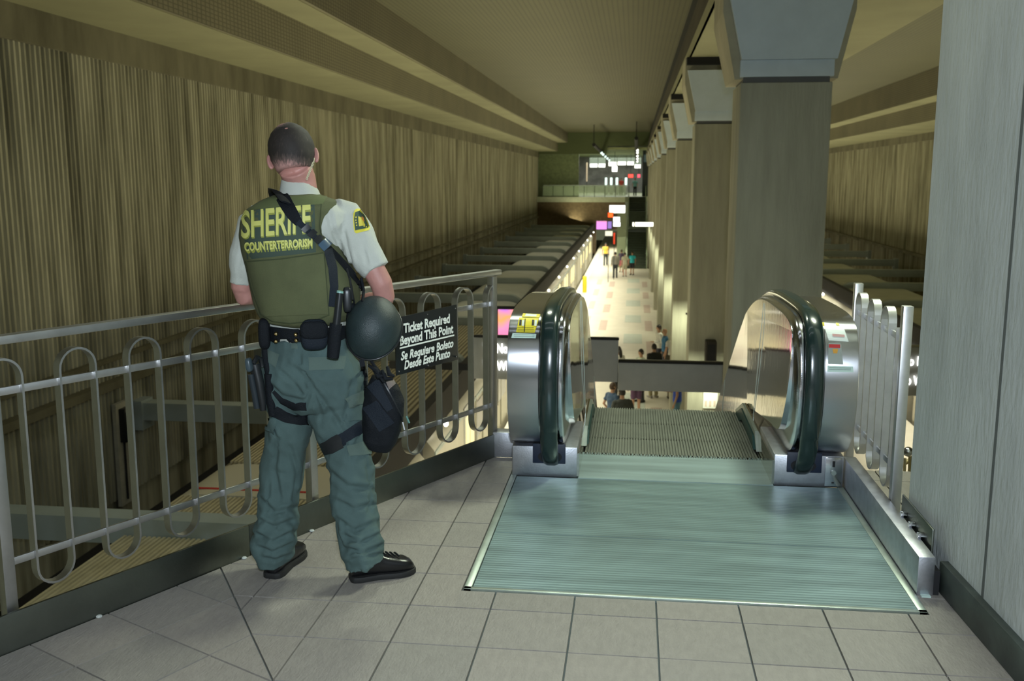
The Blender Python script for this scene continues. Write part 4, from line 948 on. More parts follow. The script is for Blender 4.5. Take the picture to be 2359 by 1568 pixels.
# lamps washing the lower columns
for k in range(1, 9):
    y = 11.2 + 8.2 * k
    t = thing('column_lamp', '%s small lamp at the foot of the column row, lighting the shaft' % (['nearest', 'second', 'third', 'fourth', 'fifth', 'sixth', 'seventh', 'eighth'][k - 1]), 'lamp', (1.55, y - .95, -2.0), 'lamps washing the columns')
    M().box((1.45, y - 1.0, -2.02), (1.75, y - .92, -1.98)).build('housing', black_matte, t)
    M().box((1.58, y - .92, -2.01), (1.62, y - .005, -1.99)).build('arm', black_matte, t)
    area('column_lamp_light', (1.45, y - .75, -2.06), (.8, .1), 26, (.95, 1, .70), (0, .42, -1))
yb = thing('safety_post', 'yellow safety post at the train edge of the far platform', 'post', (-2.95, 60, PZ))
M().tube([(-2.95, 60, PZ), (-2.95, 60, PZ + .9)], .13, n=12).build('post_body', pbr('post_yellow', (.85, .60, .03), .5), yb, smooth=50); M().ball((-2.95, 60, PZ + .9), .13, n=12).build('cap', bpy.data.materials['post_yellow'], yb, smooth=60)
# wall equipment at left
wb = thing('wall_box', 'pale conduit board with a dark box on the ribbed wall at left', 'fixture', (-8.8, 16, -4))
a, b_ = WX(268, 1000, -8.86), WX(306, 920, -8.86)
q = WX(285, 925, -8.88); r2 = WX(285, 1180, -8.88)
M().box((-8.95, q.y - .28, -4.1), (-8.88, q.y + .16, -2.25)).build('board', pbr('board_pale', (.42, .40, .33), .8, var=.15), wb)
M().box((-8.88, q.y - .2, -2.95), (-8.76, q.y + .02, -2.35)).build('dark_box', blackp, wb, bevel=.01)
M().tube([(-8.85, q.y - .12, -2.95), (-8.85, q.y - .12, -4.0)], .02, n=8).build('conduit', black_matte, wb)

# ------------------------------------------------------------------ people standing on the platform
def foot(px, py): v = WZ(px, py, PZ); return v
def headat(px, py, h): v = WZ(px, py, PZ + h); v.z = PZ; return v
person(foot(1395, 611), PI, 1.82, 'person in a bright yellow and orange safety vest walking by the train', 'tan', 'black', (1.0, .62, .10), (.04, .05, .05), stride=.12)
person(foot(1417, 640), .2, 1.85, 'person in a long grey jacket and dark trousers standing on the far platform', 'tan', 'black', (.20, .19, .16), (.03, .035, .04), 'long', slim=1.35)
person(foot(1431, 627), -.4, 1.72, 'person in a dark top and reddish skirt behind the grey jacketed one', 'tan', 'brown', (.07, .05, .09), (.40, .10, .12), legs='skirt')
person(foot(1439, 637), .3, 1.74, 'person in a cream top and pale shorts beside the turquoise shirt', 'light', 'brown', (.60, .58, .44), (.52, .50, .36), legs='shorts')
person(foot(1456, 633), PI * .9, 1.70, 'person in a turquoise shirt and black shorts on the far platform', 'tan', 'brown', (.03, .50, .58), (.015, .015, .02), legs='shorts')
person(foot(1508, 641), -.5, 1.78, 'person dressed in black against the distant column row', 'dark', 'black', (.015, .015, .018), (.015, .015, .018), 'long')
person(headat(1519, 747, 1.76), PI * .62, 1.76, 'person in a white long sleeved shirt standing by the columns', 'tan', 'black', (.72, .72, .68), (.02, .02, .03), 'long', arms=(1, 3))
person(headat(1533, 756, 1.70), PI * .55, 1.70, 'bald person in a blue shirt right behind the white shirted one', 'tan', 'bald', (.03, .14, .28), (.03, .03, .04), slim=1.1)
person(headat(1548, 765, 1.70) + Vector((.04, 0, 0)), .3, 1.70, 'person in a white top half hidden at the third column edge', 'tan', 'black', (.66, .66, .64), (.05, .06, .08))
person(headat(1478, 803, 1.70), PI * .7, 1.70, 'dark haired person in a pale green shirt seen over the grey beam', 'tan', 'black', (.55, .60, .48), (.02, .018, .02), arms=(0, 3))
person(headat(1508, 791, 1.76), .5, 1.76, 'broad person in a black jacket and khaki trousers beyond the grey beam', 'tan', 'black', (.012, .014, .012), (.38, .34, .20), 'long', slim=1.3)
person(headat(1426, 797, 1.72), .8, 1.72, 'person with long black hair and white top beside the sign box', 'tan', 'black', (.65, .64, .58), (.02, .02, .02), longhair=True, bag=(.08, .07, .05))
person(headat(1467, 833, 1.60) , .2, 1.62, 'person in a purple top with bare arms, seen below the grey beam', 'tan', 'black', (.10, .04, .10), (.09, .04, .09), legs='shorts', slim=.95)
person(headat(1562, 860, 1.66), PI * .45, 1.70, 'person in a bright blue shirt and jeans beside the lit column', 'tan', 'brown', (.02, .07, .45), (.09, .20, .28), arms=(0, 1))
person(WZ(1548, 918, PZ), .1, 1.72, 'person in tan trousers standing in shade beyond the blue shirt', 'tan', 'black', (.10, .09, .07), (.26, .23, .17))
person(headat(1411, 880, 1.74), -PI * .30, 1.74, 'person in a navy t-shirt and white skirt leaning towards a companion', 'tan', 'brown', (.035, .07, .13), (.68, .68, .68), legs='skirt', arms=(3, 1))
person(headat(1434, 892, 1.84), PI * .12, 1.84, 'dark haired person in a dark grey jacket with a black bag, back turned', 'tan', 'black', (.035, .04, .035), (.02, .02, .02), 'long', arms=(1, 3), bag=(.012, .012, .014), slim=1.3)
person(headat(1363, 928, 1.70), -.3, 1.70, 'person with dark hair almost hidden behind the left handrail', 'tan', 'black', (.05, .05, .06), (.04, .04, .05))

# ------------------------------------------------------------------ the deputy at the railing
off_ = thing('person', 'standing person in green trousers and an olive vest lettered SHERIFF, leaning on the left railing', 'person', (-1.25, 3.68, 0))
YB = 3.78
skin = pbr('skin_flash', (.49, .235, .20), .48, var=.06, vs=14, bump=.08, bs=90)
shirtm = pbr('tan_shirt', (.50, .52, .465), .85, var=.03, vs=10, bump=.2, bs=220, sheen=.1)
olive = pbr('olive_vest', (.098, .108, .047), .88, var=.10, vs=7, bump=.35, bs=500)
olive_l = pbr('olive_yoke', (.12, .145, .055), .88, var=.08, vs=7, bump=.35, bs=500)
dkpanel = pbr('vest_label_panel', (.05, .075, .055), .85, var=.06)
green = pbr('green_trousers', (.068, .112, .108), .9, var=.10, vs=9, bump=.3, bs=420)
green_l = pbr('green_flap', (.090, .132, .115), .9, var=.06, bump=.3, bs=420)
nylon = pbr('black_nylon', (.006, .008, .011), .7, spec=.22, bump=.4, bs=300)
nylon_b = pbr('black_nylon_blue', (.009, .014, .022), .65, spec=.25, bump=.4, bs=300)
boot = pbr('black_boot', (.008, .008, .009), .28, bump=.1, bs=60)
FZ = Vector((math.sin(-.52), math.cos(-.52), 0)); RZ = Vector((FZ.y, -FZ.x, 0))   # torso facing / right
def R2(l, r, y, Y, dr, n=22, e=2.2, fwd=None, yr=None):
    """ring whose outline reaches pixel columns l..r at row y when centred at depth Y; dr = half depth in metres"""
    p0, p1 = WY(l, y, Y), WY(r, yr if yr is not None else y, Y); c = (p0 + p1) / 2; rx = (p1 - p0).length / 2
    ax = (p1 - p0).normalized(); ay = Vector((-ax.y, ax.x, 0)).normalized()
    out = []
    for k in range(n):
        a = 2 * PI * k / n; cs, sn_ = math.cos(a), math.sin(a)
        out.append(c + ax * rx * math.copysign(abs(cs) ** (2 / e), cs) + ay * dr * math.copysign(abs(sn_) ** (2 / e), sn_))
    return out
def fold(amp, fz, fx=6, seed=0, zlo=None, zhi=None):
    def d(co, n):
        a = amp
        if zlo is not None: a *= max(0, min(1, (co.z - zlo) / .05 if zhi is None else 1))
        v = noise.noise(Vector((co.x * fx + seed, co.y * fx, co.z * fz + 2.2 * co.x * fx * .5)))
        return a * (v - .6 * abs(noise.noise(Vector((co.x * fx * 1.7, co.y * fx * 1.7 + seed, co.z * fz * 1.6)))))
    return d
def PX(p):
    v = p - CAM; d = v.dot(FW); return (CX + FPX * v.dot(RT) / d, CY - FPX * v.dot(UP) / d)
def creases(me, strokes):
    segs = []
    for st_ in strokes:
        dp, w_, pts = st_[0], st_[1], st_[2:]
        for a, b in zip(pts[:-1], pts[1:]): segs.append((a[0], a[1], b[0] - a[0], b[1] - a[1], dp, w_))
    ns = [Vector(v.normal) for v in me.vertices]
    for v, n in zip(me.vertices, ns):
        if n.dot(FW) > .25: continue
        x, y = PX(v.co); tot = 0
        for ax, ay, dx, dy, dp, w_ in segs:
            if abs(x - ax - dx / 2) > abs(dx) / 2 + 30 or abs(y - ay - dy / 2) > abs(dy) / 2 + 30: continue
            t = max(0, min(1, ((x - ax) * dx + (y - ay) * dy) / (dx * dx + dy * dy))); q = math.hypot(x - ax - t * dx, y - ay - t * dy) / w_
            side = ((x - ax) * dy - (y - ay) * dx)
            g = -math.exp(-q * q) + .75 * math.exp(-(q - 1.7) ** 2) * (1 if side > 0 else .25)
            k = .72 * g * dp * (1 - .5 * abs(2 * t - 1) ** 3)
            if abs(k) > abs(tot): tot = k
        v.co = v.co + n * tot
    me.update()
# --- trousers
m = M()
m.rings([R2(618, 797, 778, YB, .115), R2(612, 805, 800, YB, .13), R2(606, 820, 830, YB, .145), R2(603, 832, 865, YB, .155), R2(606, 836, 895, YB, .15), R2(612, 834, 922, YB, .14), R2(625, 820, 940, YB, .11)])
m.rings([R2(606, 722, 880, YB - .02, .12), R2(610, 718, 915, YB - .02, .115), R2(626, 714, 945, YB - .02, .10), R2(628, 714, 965, YB - .02, .098), R2(616, 713, 985, YB - .02, .10), R2(610, 711, 1033, YB - .01, .095), R2(604, 706, 1075, YB, .09), R2(600, 693, 1125, YB - .02, .088), R2(592, 683, 1190, YB - .06, .088), R2(586, 678, 1240, YB - .08, .088), R2(585, 676, 1265, YB - .09, .086), R2(594, 669, 1284, YB - .09, .082), R2(598, 664, 1297, YB - .09, .078)])
m.rings([R2(704, 836, 880, YB + .02, .12), R2(706, 837, 915, YB + .02, .12), R2(711, 838, 950, YB + .01, .115), R2(724, 842, 985, YB, .108), R2(742, 848, 1020, YB, .10), R2(757, 857, 1060, YB - .01, .095), R2(762, 864, 1110, YB - .02, .09), R2(760, 866, 1160, YB - .04, .09), R2(772, 868, 1195, YB - .06, .088), R2(783, 874, 1230, YB - .08, .088), R2(792, 880, 1262, YB - .10, .088), R2(796, 884, 1290, YB - .11, .084), R2(799, 887, 1308, YB - .12, .080, yr=1287)])
def tfold(co, n):
    z = co.z; a = .010 if z > .55 else .012
    low = max(0, 1 - abs(z - .16) / .16)
    v = noise.noise(Vector((co.x * 5 + 3, co.y * 5, z * 9 + co.x * 12)))
    v2 = math.sin(z * 60 + 9 * noise.noise(Vector((co.x * 9, co.y * 9, z * 4))) + co.x * 16) * low
    v3 = .005 * noise.noise(Vector((co.x * 24 + co.z * 14, co.y * 20, co.z * 22)))
    ridge = -abs(noise.noise(Vector((co.x * 10, co.y * 7, z * 7 - co.x * 8)))) * .018
    return a * v + .006 * v2 + ridge + v3 + .004
tro = fuse(m, .0062, 3, tfold)
creases(tro, [(.013, 7, (676, 845), (716, 885), (760, 945), (800, 1010)), (.012, 6, (700, 850), (722, 900), (740, 960)), (.012, 6, (618, 885), (650, 912), (704, 925)), (.009, 5, (640, 850), (675, 880), (700, 915)),
 (.008, 5, (690, 800), (692, 850), (706, 900)), (.009, 6, (812, 880), (800, 940), (786, 985)), (.010, 6, (724, 880), (700, 935)), (.012, 7, (755, 1085), (800, 1120), (862, 1128)), (.011, 6, (768, 1150), (815, 1172), (866, 1160)),
 (.013, 6, (776, 1195), (815, 1222), (872, 1200)), (.012, 5, (790, 1232), (830, 1250), (880, 1228)), (.012, 5, (796, 1262), (835, 1274), (884, 1254)), (.010, 5, (806, 1290), (840, 1282), (880, 1276)), (.009, 6, (846, 1060), (856, 1130), (850, 1180)),
 (.011, 6, (640, 1010), (632, 1080), (645, 1150)), (.010, 6, (668, 1030), (686, 1090), (676, 1150)), (.013, 6, (600, 1150), (632, 1180), (684, 1168)), (.012, 6, (594, 1196), (630, 1214), (682, 1196)), (.012, 5, (588, 1228), (628, 1248), (678, 1224)),
 (.012, 5, (590, 1258), (628, 1272), (674, 1252)), (.010, 5, (602, 1284), (634, 1290), (668, 1278)), (.008, 5, (620, 1110), (614, 1180)), (.008, 4, (797, 1000), (800, 1060)), (.010, 5, (626, 985), (636, 1010), (628, 1040))])
TT = bvh(tro)
place('trousers', tro, green, off_)
# --- shirt : torso and short sleeves
m = M()
m.rings([R2(622, 800, 790, YB, .11), R2(612, 800, 745, YB, .12), R2(596, 796, 690, YB, .115), R2(588, 785, 630, YB, .115), R2(578, 780, 570, YB, .115), R2(572, 800, 520, YB, .12), R2(585, 800, 488, YB, .10), R2(622, 775, 468, YB, .08), R2(645, 745, 452, YB, .068), R2(650, 734, 440, YB, .062)])
def lim(m_, pts, rad, n=14):
    m_.tube([WY(*p) for p in pts], rad, n=n, side=(1, 0, 0))
YLs, YRs = YB + .045, YB + .05
lim(m, [(600, 498, YB), (580, 516, YLs), (568, 560, YLs), (560, 610, YLs), (554, 655, YLs)], [.056, .064, .064, .058, .046])
lim(m, [(770, 490, YB + .02), (793, 496, YRs), (812, 530, YRs), (838, 580, YRs - .02), (867, 623, YRs - .03)], [.060, .074, .082, .074, .060])
sh = fuse(m, .0075, 3, fold(.012, 9, 7, 4))
creases(sh, [(.009, 6, (757, 492), (766, 530), (785, 570), (800, 618)), (.007, 5, (790, 520), (800, 570), (812, 620)), (.007, 5, (748, 545), (775, 580), (800, 600)), (.006, 5, (835, 560), (846, 610)), (.007, 5, (572, 530), (556, 580), (548, 630)), (.006, 5, (566, 600), (550, 640))])
SH = bvh(sh)
place('shirt', sh, shirtm, off_)
m = M()  # collar, leaning with the neck
rows = [R2(646, 737, 446, YB - .005, .075, yr=452), R2(648, 732, 432, YB - .005, .070, yr=440), R2(650, 723, 416, YB - .005, .062, yr=424), R2(653, 718, 410, YB - .005, .054, yr=417), R2(657, 714, 424, YB, .050, yr=430)]
m.rings(rows, cap=False); m.build('collar', shirtm, off_, smooth=180)
# --- vest
m = M()
m.rings([R2(640, 738, 448, YB - .01, .085), R2(606, 772, 462, YB - .01, .11), R2(574, 776, 480, YB - .01, .135), R2(560, 770, 505, YB - .01, .148), R2(557, 766, 540, YB - .01, .155), R2(563, 788, 580, YB - .01, .158), R2(573, 812, 620, YB - .01, .16), R2(581, 828, 660, YB - .01, .162), R2(588, 828, 695, YB - .01, .162), R2(597, 820, 718, YB - .01, .158), R2(608, 806, 735, YB - .01, .150), R2(640, 780, 745, YB - .01, .12)])
def vf(co, n): return .0035 * noise.noise(Vector((co.x * 14, co.y * 14, co.z * 6))) + .005 * noise.noise(co * 4)
ve = fuse(m, .008, 3, vf)
VT = bvh(ve)
vest = place('vest', ve, olive, off_)
def hitm(trees, px, py, off=.003, last=None):
    d = ray(px, py); best = None
    for t in trees:
        h = t.ray_cast(CAM, d)
        if h[0] is not None and (best is None or h[3] < best[3]): best = h
    if best is None: return last
    n = best[1] if best[1].dot(d) < 0 else -best[1]; return best[0] + (n * .6 - d * .4).normalized() * off
def patch(name, trees, poly, mat, parent, off=.003, thick=.003, cuts=6, **kw):
    """quad given by four pixel corners laid over a surface, with real thickness"""
    (ax, ay), (bx, by), (cx_, cy_), (dx, dy) = poly; top = []; last = None
    nu = nv = cuts
    for j in range(nv + 1):
        v = j / nv
        for i in range(nu + 1):
            u = i / nu; px = (ax * (1 - u) + bx * u) * (1 - v) + (dx * (1 - u) + cx_ * u) * v; py = (ay * (1 - u) + by * u) * (1 - v) + (dy * (1 - u) + cy_ * u) * v
            h = hitm(trees, px, py, off + thick, last); last = h; top.append(h)
    if any(t is None for t in top): 
        g = [t for t in top if t is not None][0]; top = [t or g for t in top]
    bot = [t + (t - CAM).normalized() * (thick * 2) for t in top]
    m = M(); n1 = nu + 1; b0 = len(top); m.v = [tuple(t) for t in top + bot]
    idx = lambda i, j: j * n1 + i
    for j in range(nv):
        for i in range(nu): m.f += [(idx(i, j), idx(i + 1, j), idx(i + 1, j + 1), idx(i, j + 1)), (b0 + idx(i, j + 1), b0 + idx(i + 1, j + 1), b0 + idx(i + 1, j), b0 + idx(i, j))]
    for i in range(nu): m.f += [(idx(i, 0), b0 + idx(i, 0), b0 + idx(i + 1, 0), idx(i + 1, 0)), (idx(i + 1, nv), b0 + idx(i + 1, nv), b0 + idx(i, nv), idx(i, nv))]
    for j in range(nv): m.f += [(idx(0, j + 1), b0 + idx(0, j + 1), b0 + idx(0, j), idx(0, j)), (idx(nu, j), b0 + idx(nu, j), b0 + idx(nu, j + 1), idx(nu, j + 1))]
    m.mi = [0] * len(m.f)
    return m.build(name, mat, parent, smooth=50, **kw)
def strap(name, trees, path, mat, parent, off=.004, thick=.003, seg=5, nw=4, **kw):
    """path of (px,py,halfwidth px) laid over surfaces"""
    P = []
    for a, b in zip(path[:-1], path[1:]):
        for i in range(seg): t = i / seg; P.append(tuple(a[q] * (1 - t) + b[q] * t for q in range(3)))
    P.append(path[-1]); last = None; top = []
    for i, (x, y, w_) in enumerate(P):
        x0, y0, _ = P[max(i - 1, 0)]; x1, y1, _ = P[min(i + 1, len(P) - 1)]; dx, dy = x1 - x0, y1 - y0; l = math.hypot(dx, dy) or 1; nx, ny = -dy / l, dx / l
        c = hitm(trees, x, y, off + thick, last); last = c
        for j in range(nw + 1):
            u = (j / nw - .5) * 2 * w_; d = ray(x + nx * u, y + ny * u)
            h = hitm(trees, x + nx * u, y + ny * u, off + thick, None)
            # keep the strap flat: never deeper than its middle line by much
            tc_ = (c - CAM).length if c else 3.7
            if h is None or abs((h - CAM).length - tc_) > .03: h = CAM + d * tc_
            top.append(h)
    n1 = nw + 1; m = M(); bot = [t + (t - CAM).normalized() * (thick * 2) for t in top]; b0 = len(top); m.v = [tuple(t) for t in top + bot]
    idx = lambda i, j: j * n1 + i; nv = len(P) - 1
    for j in range(nv):
        for i in range(nw): m.f += [(idx(i, j), idx(i + 1, j), idx(i + 1, j + 1), idx(i, j + 1)), (b0 + idx(i, j + 1), b0 + idx(i + 1, j + 1), b0 + idx(i + 1, j), b0 + idx(i, j))]
        m.f += [(idx(0, j + 1), b0 + idx(0, j + 1), b0 + idx(0, j), idx(0, j)), (idx(nw, j), b0 + idx(nw, j), b0 + idx(nw, j + 1), idx(nw, j + 1))]
    for i in range(nw): m.f += [(idx(i, 0), b0 + idx(i, 0), b0 + idx(i + 1, 0), idx(i + 1, 0)), (idx(i + 1, nv), b0 + idx(i + 1, nv), b0 + idx(i, nv), idx(i, nv))]
    m.mi = [0] * len(m.f)
    return m.build(name, mat, parent, smooth=50, **kw)
def wrap_text(body, quad, tree, mat, parent, off=.004, bold=.03, sx=1.0, name='lettering'):
    me = text_mesh(body, bold); import bmesh
    bm = bmesh.new(); bm.from_mesh(me)
    for _ in range(2):
        es = [e for e in bm.edges if e.calc_length() > .16]
        if es: bmesh.ops.subdivide_edges(bm, edges=es, cuts=1); bmesh.ops.triangulate(bm, faces=bm.faces)
    bm.to_mesh(me); bm.free()
    xs = [v.co.x for v in me.vertices]; ys_ = [v.co.y for v in me.vertices]; x0, x1, y0, y1 = min(xs), max(xs), min(ys_), max(ys_)
    (ax, ay), (bx, by), (cx_, cy_), (dx, dy) = quad; last = None
    for v in me.vertices:
        u = (v.co.x - x0) / (x1 - x0); t = 1 - (v.co.y - y0) / (y1 - y0)
        px = (ax * (1 - u) + bx * u) * (1 - t) + (dx * (1 - u) + cx_ * u) * t; py = (ay * (1 - u) + by * u) * (1 - t) + (dy * (1 - u) + cy_ * u) * t
        last = hitm(tree, px, py, off, last); v.co = last
    me.materials.clear(); return place(name, me, mat, parent, None)
yel_t = pbr('vest_lettering_yellow', (.62, .62, .17), .6)
yel_s = pbr('vest_lettering_shadow', (.30, .32, .06), .7)
patch('label_panel', [VT], ((556, 488), (724, 466), (728, 588), (570, 600)), dkpanel, vest, .001, .001, 8)
patch('back_panel', [VT], ((570, 597), (745, 580), (757, 722), (606, 728)), olive, vest, .004, .006, 10)
patch('yoke', [VT], ((618, 456), (758, 448), (742, 470), (572, 484)), olive_l, vest, .002, .002, 8)
wrap_text('SHERIFF', ((558, 489), (716, 475), (715, 539), (559, 552)), [VT], yel_s, vest, .0045, .022)
wrap_text('SHERIFF', ((557, 486), (715, 471), (714, 536), (558, 549)), [VT], yel_t, vest, .006, .018)
wrap_text('COUNTERTERRORISM', ((565, 561), (720, 552), (720, 573), (568, 584)), [VT], yel_s, vest, .0045, .035)
wrap_text('COUNTERTERRORISM', ((564, 558), (719, 549), (719, 568), (566, 579)), [VT], yel_t, vest, .006, .03)
seam = pbr('vest_seam', (.045, .055, .022), .9)
strap('seam', [VT], [(570, 600, 1.2), (582, 660, 1.2), (604, 722, 1.2), (630, 738, 1.2), (668, 743, 1.2), (720, 738, 1.2), (757, 724, 1.2), (752, 650, 1.2), (745, 584, 1.2)], seam, vest, .010, .0015, 6, 2)
strap('seam', [VT], [(568, 602, 1.5), (650, 596, 1.5), (744, 583, 1.5)], seam, vest, .010, .0015, 6, 2)
strap('seam', [VT], [(739, 470, 1.2), (735, 520, 1.2), (744, 580, 1.2)], seam, vest, .005, .0015, 6, 2)
# --- body: head, neck, arms, hands (one continuous surface with the hidden trunk)
hc = WY(673, 353, YB - .01); roll = math.radians(-9)
HM = Matrix.Rotation(.28, 3, 'Z') @ Matrix.Rotation(roll, 3, 'Y') @ Matrix.Rotation(math.radians(-14), 3, 'X')
def H(x, y, z): return hc + HM @ Vector((x, y, z))
m = M()
m.rings([[H(rx * math.cos(2 * PI * k / 20), cy_ + ry * math.sin(2 * PI * k / 20), z) for k in range(20)] for z, rx, ry, cy_ in ((-.125, .028, .03, .085), (-.115, .045, .05, .065), (-.09, .058, .075, .035), (-.055, .068, .09, .012), (-.02, .075, .098, .002), (.02, .078, .102, -.002), (.05, .076, .100, -.004), (.075, .066, .088, -.004), (.093, .048, .065, -.002), (.102, .022, .03, 0))])
m.tube([H(0, .108, -.005), H(0, .122, -.035), H(0, .105, -.045)], [.010, .016, .010], 8)       # nose
m.tube([H(-.024, .088, -.078), H(.024, .088, -.078)], .009, 8)                                  # mouth
for s_ in (-1, 1):
    m.ball(H(s_ * .03, .084, -.0), .014, .012, .010, 10)                                        # brow and eye
neck = [H(0, -.015, -.06), WY(690, 412, YB), WY(695, 450, YB), WY(692, 490, YB)]
m.tube(neck, [(.066, .066), (.064, .064), (.066, .066), (.09, .07)], 16, side=(1, 0, 0))
m.rings([R2(640, 780, 480, YB, .075), R2(600, 780, 520, YB, .09), R2(604, 780, 640, YB, .09), R2(622, 780, 780, YB, .09), R2(625, 810, 860, YB, .11), R2(650, 800, 930, YB, .09)])
def arm(pts, rad): m.tube([WY(*p) if len(p) == 3 and p[0] > 10 else Vector(p) for p in pts], rad, n=14, side=(1, 0, 0))
arm([(595, 505, YB), (570, 560, YLs), (560, 620, YLs), (556, 665, YLs + .01)], [.050, .050, .046, .043])
eL = WY(561, 680, YLs + .02); hL = Vector((-1.50, 4.09, 1.125))
m.tube([WY(556, 660, YLs + .01), eL, eL.lerp(hL, .35), eL.lerp(hL, .8), eL.lerp(hL, .9)], [.041, .043, .041, .028, .026], 14)
eR = WY(886, 683, YRs + .0); hR = Vector((-1.20, 4.10, 1.08))
arm([(785, 500, YB + .03), (822, 555, YRs - .01), (862, 622, YRs - .03)], [.052, .052, .047]); m.tube([WY(858, 615, YRs - .03), WY(878, 652, YRs - .02), eR, eR + Vector((-.02, .05, -.03)), eR.lerp(hR, .5), eR.lerp(hR, .9)], [.047, .046, .042, .040, .036, .027], 14)
def hand(w_, d, up_, s_):
    d = d.normalized(); side = d.cross(up_).normalized(); up_ = side.cross(d)
    m.tube([w_, w_ + d * .04, w_ + d * .085], [(.028, .018), (.040, .016), (.042, .014)], 12, side=side)
    for i, (o, l) in enumerate(((-.031, .068), (-.010, .078), (.011, .074), (.031, .058))):
        b = w_ + d * .08 + side * o; m.tube([b, b + d * l * .45 + up_ * .004, b + d * l * .75 - up_ * .016, b + d * l * .82 - up_ * .042], [.0098, .0092, .0085, .0075], 8)
    b = w_ + d * .025 + side * (-.034 * s_); m.tube([b, b + d * .035 - side * .02 * s_ - up_ * .006, b + d * .06 - side * .022 * s_ - up_ * .022], [.013, .011, .009], 8)
hand(hL - Vector((0, .02, -.012)), (hL - eL), Vector((0, 0, 1)), -1); hand(hR, (hR - eR), Vector((0, 0, 1)), 1)
for l_, Y_ in (((650, 900, 0), YB), ((785, 900, 0), YB)): pass
m.tube([WY(662, 900, YB), WY(655, 1050, YB), WY(636, 1180, YB - .06), WY(630, 1290, YB - .10)], [.075, .055, .048, .036], 12)
m.tube([WY(775, 900, YB), WY(812, 1060, YB - .01), WY(818, 1180, YB - .06), WY(842, 1300, YB - .13)], [.075, .055, .048, .036], 12)
place('body', fuse(m, .0065, 2), skin, off_)
# ears
for s_ in (-1, 1):
    m = M(); c = H(s_ * .084, .0, -.024); e1 = HM @ Vector((0, .35, .94)).normalized(); e2 = HM @ Vector((s_ * .75, -.60, .22)).normalized(); e3 = e1.cross(e2)
    def ering(rx, rz, o): return [c + e1 * rz * math.sin(2 * PI * k / 18) * (1 if math.sin(2 * PI * k / 18) > 0 else .95) + e2 * (rx * math.cos(2 * PI * k / 18) + .006) + e3 * o for k in range(18)]
    m.rings([ering(.008, .026, .006), ering(.013, .033, .006), ering(.0155, .036, .002), ering(.0155, .036, -.002), ering(.010, .029, -.005)]); m.build('ear', skin, off_, smooth=180)
for s_ in (-1, 1):
    e0 = M().ball(H(s_ * .031, .090, -.012), .0115, n=12).build('eye', pbr('eye_white_%d' % s_, (.75, .73, .70), .3), off_, smooth=180)
    M().ball(H(s_ * .031, .0995, -.012), .0055, .003, .0055, 10).build('iris', blackp, e0, smooth=180)
# hair: short back and sides with a thin crown
hm, ht, hb = nt('cropped_hair'); N_ = ht.nodes.new; Lk = ht.links.new; hb.inputs['Roughness'].default_value = .75
tc = N_('ShaderNodeTexCoord'); mpn = N_('ShaderNodeMapping'); mpn.inputs['Scale'].default_value = (1, 1, .25); Lk(tc.outputs['Object'], mpn.inputs[0]); nz = N_('ShaderNodeTexNoise'); nz.inputs['Scale'].default_value = 150; nz.inputs['Detail'].default_value = 4; Lk(mpn.outputs[0], nz.inputs['Vector'])
at_ = N_('ShaderNodeAttribute'); at_.attribute_name = 'dens'; ad_ = N_('ShaderNodeMath'); ad_.operation = 'ADD'; Lk(at_.outputs['Fac'], ad_.inputs[0]); sb_ = N_('ShaderNodeMath'); sb_.operation = 'MULTIPLY_ADD'; sb_.inputs[1].default_value = .9; sb_.inputs[2].default_value = -.45; Lk(nz.outputs[0], sb_.inputs[0]); Lk(sb_.outputs[0], ad_.inputs[1])
rp = N_('ShaderNodeValToRGB'); Lk(ad_.outputs[0], rp.inputs[0]); rp.color_ramp.elements[0].position = .12; rp.color_ramp.elements[0].color = (.50, .27, .24, 1); rp.color_ramp.elements[1].position = .95; rp.color_ramp.elements[1].color = (.022, .017, .014, 1)
e_ = rp.color_ramp.elements.new(.5); e_.color = (.10, .068, .058, 1); Lk(rp.outputs[0], hb.inputs['Base Color'])
m = M(); rs = []; dens = []
NR, NS = 26, 40
for i in range(NR):
    a = PI * .73 * (1 - i / (NR - .6)); ring = []
    for j in range(NS):
        b = 2 * PI * j / NS; fr = max(0, math.sin(b)); aa = a * (1 - .34 * fr)
        th_ = .006 + .006 * min(1, max(0, (math.cos(aa) + .35)))
        z = math.cos(aa) * .104; rr_ = math.sin(aa)
        fl = 1.0
        v = Vector(((.079 + th_ * 1.15) * rr_ * math.cos(b) * (1.0 + (.03 if z > 0 and z < .08 else 0)), -.002 + (.102 + th_) * rr_ * math.sin(b), z + th_ * math.cos(aa) * 1.3))
        nn_ = noise.noise(v * 90) * .0022; v = v * (1 + nn_ / .1)
        ring.append(H(*v)); 
        d_ = min(1, max(0, (z + .078 + .02 * math.cos(b)) / .055))
        cr = v - Vector((-.022, -.040, .108))
        if cr.length < .05: d_ *= max(.15, (cr.length / .05) ** 1.3)
        dens.append(d_)
    rs.append(ring)
m.rings(rs); me = m.mesh('hair', ORG[off_.name]); atr = me.attributes.new('dens', 'FLOAT', 'POINT'); 
for i, d_ in enumerate(dens): atr.data[i].value = d_
link('hair', me, hm, off_, 180)
m = M(); pts = []
pa_, pb_ = WY(722, 374, YB - .06), WY(706, 414, YB - .085)
for i in range(90): t = i / 89; q = pa_.lerp(pb_, t); pts.append(q + Vector((math.cos(t * 70) * .0035, 0, math.sin(t * 70) * .0035)))
m.tube(pts, .0012, 5); m.tube([WY(724, 364, YB - .04), WY(723, 372, YB - .055), pa_], .0022, 6); m.build('earpiece_cord', pbr('clear_cord', (.65, .6, .4), .3), off_, smooth=60)
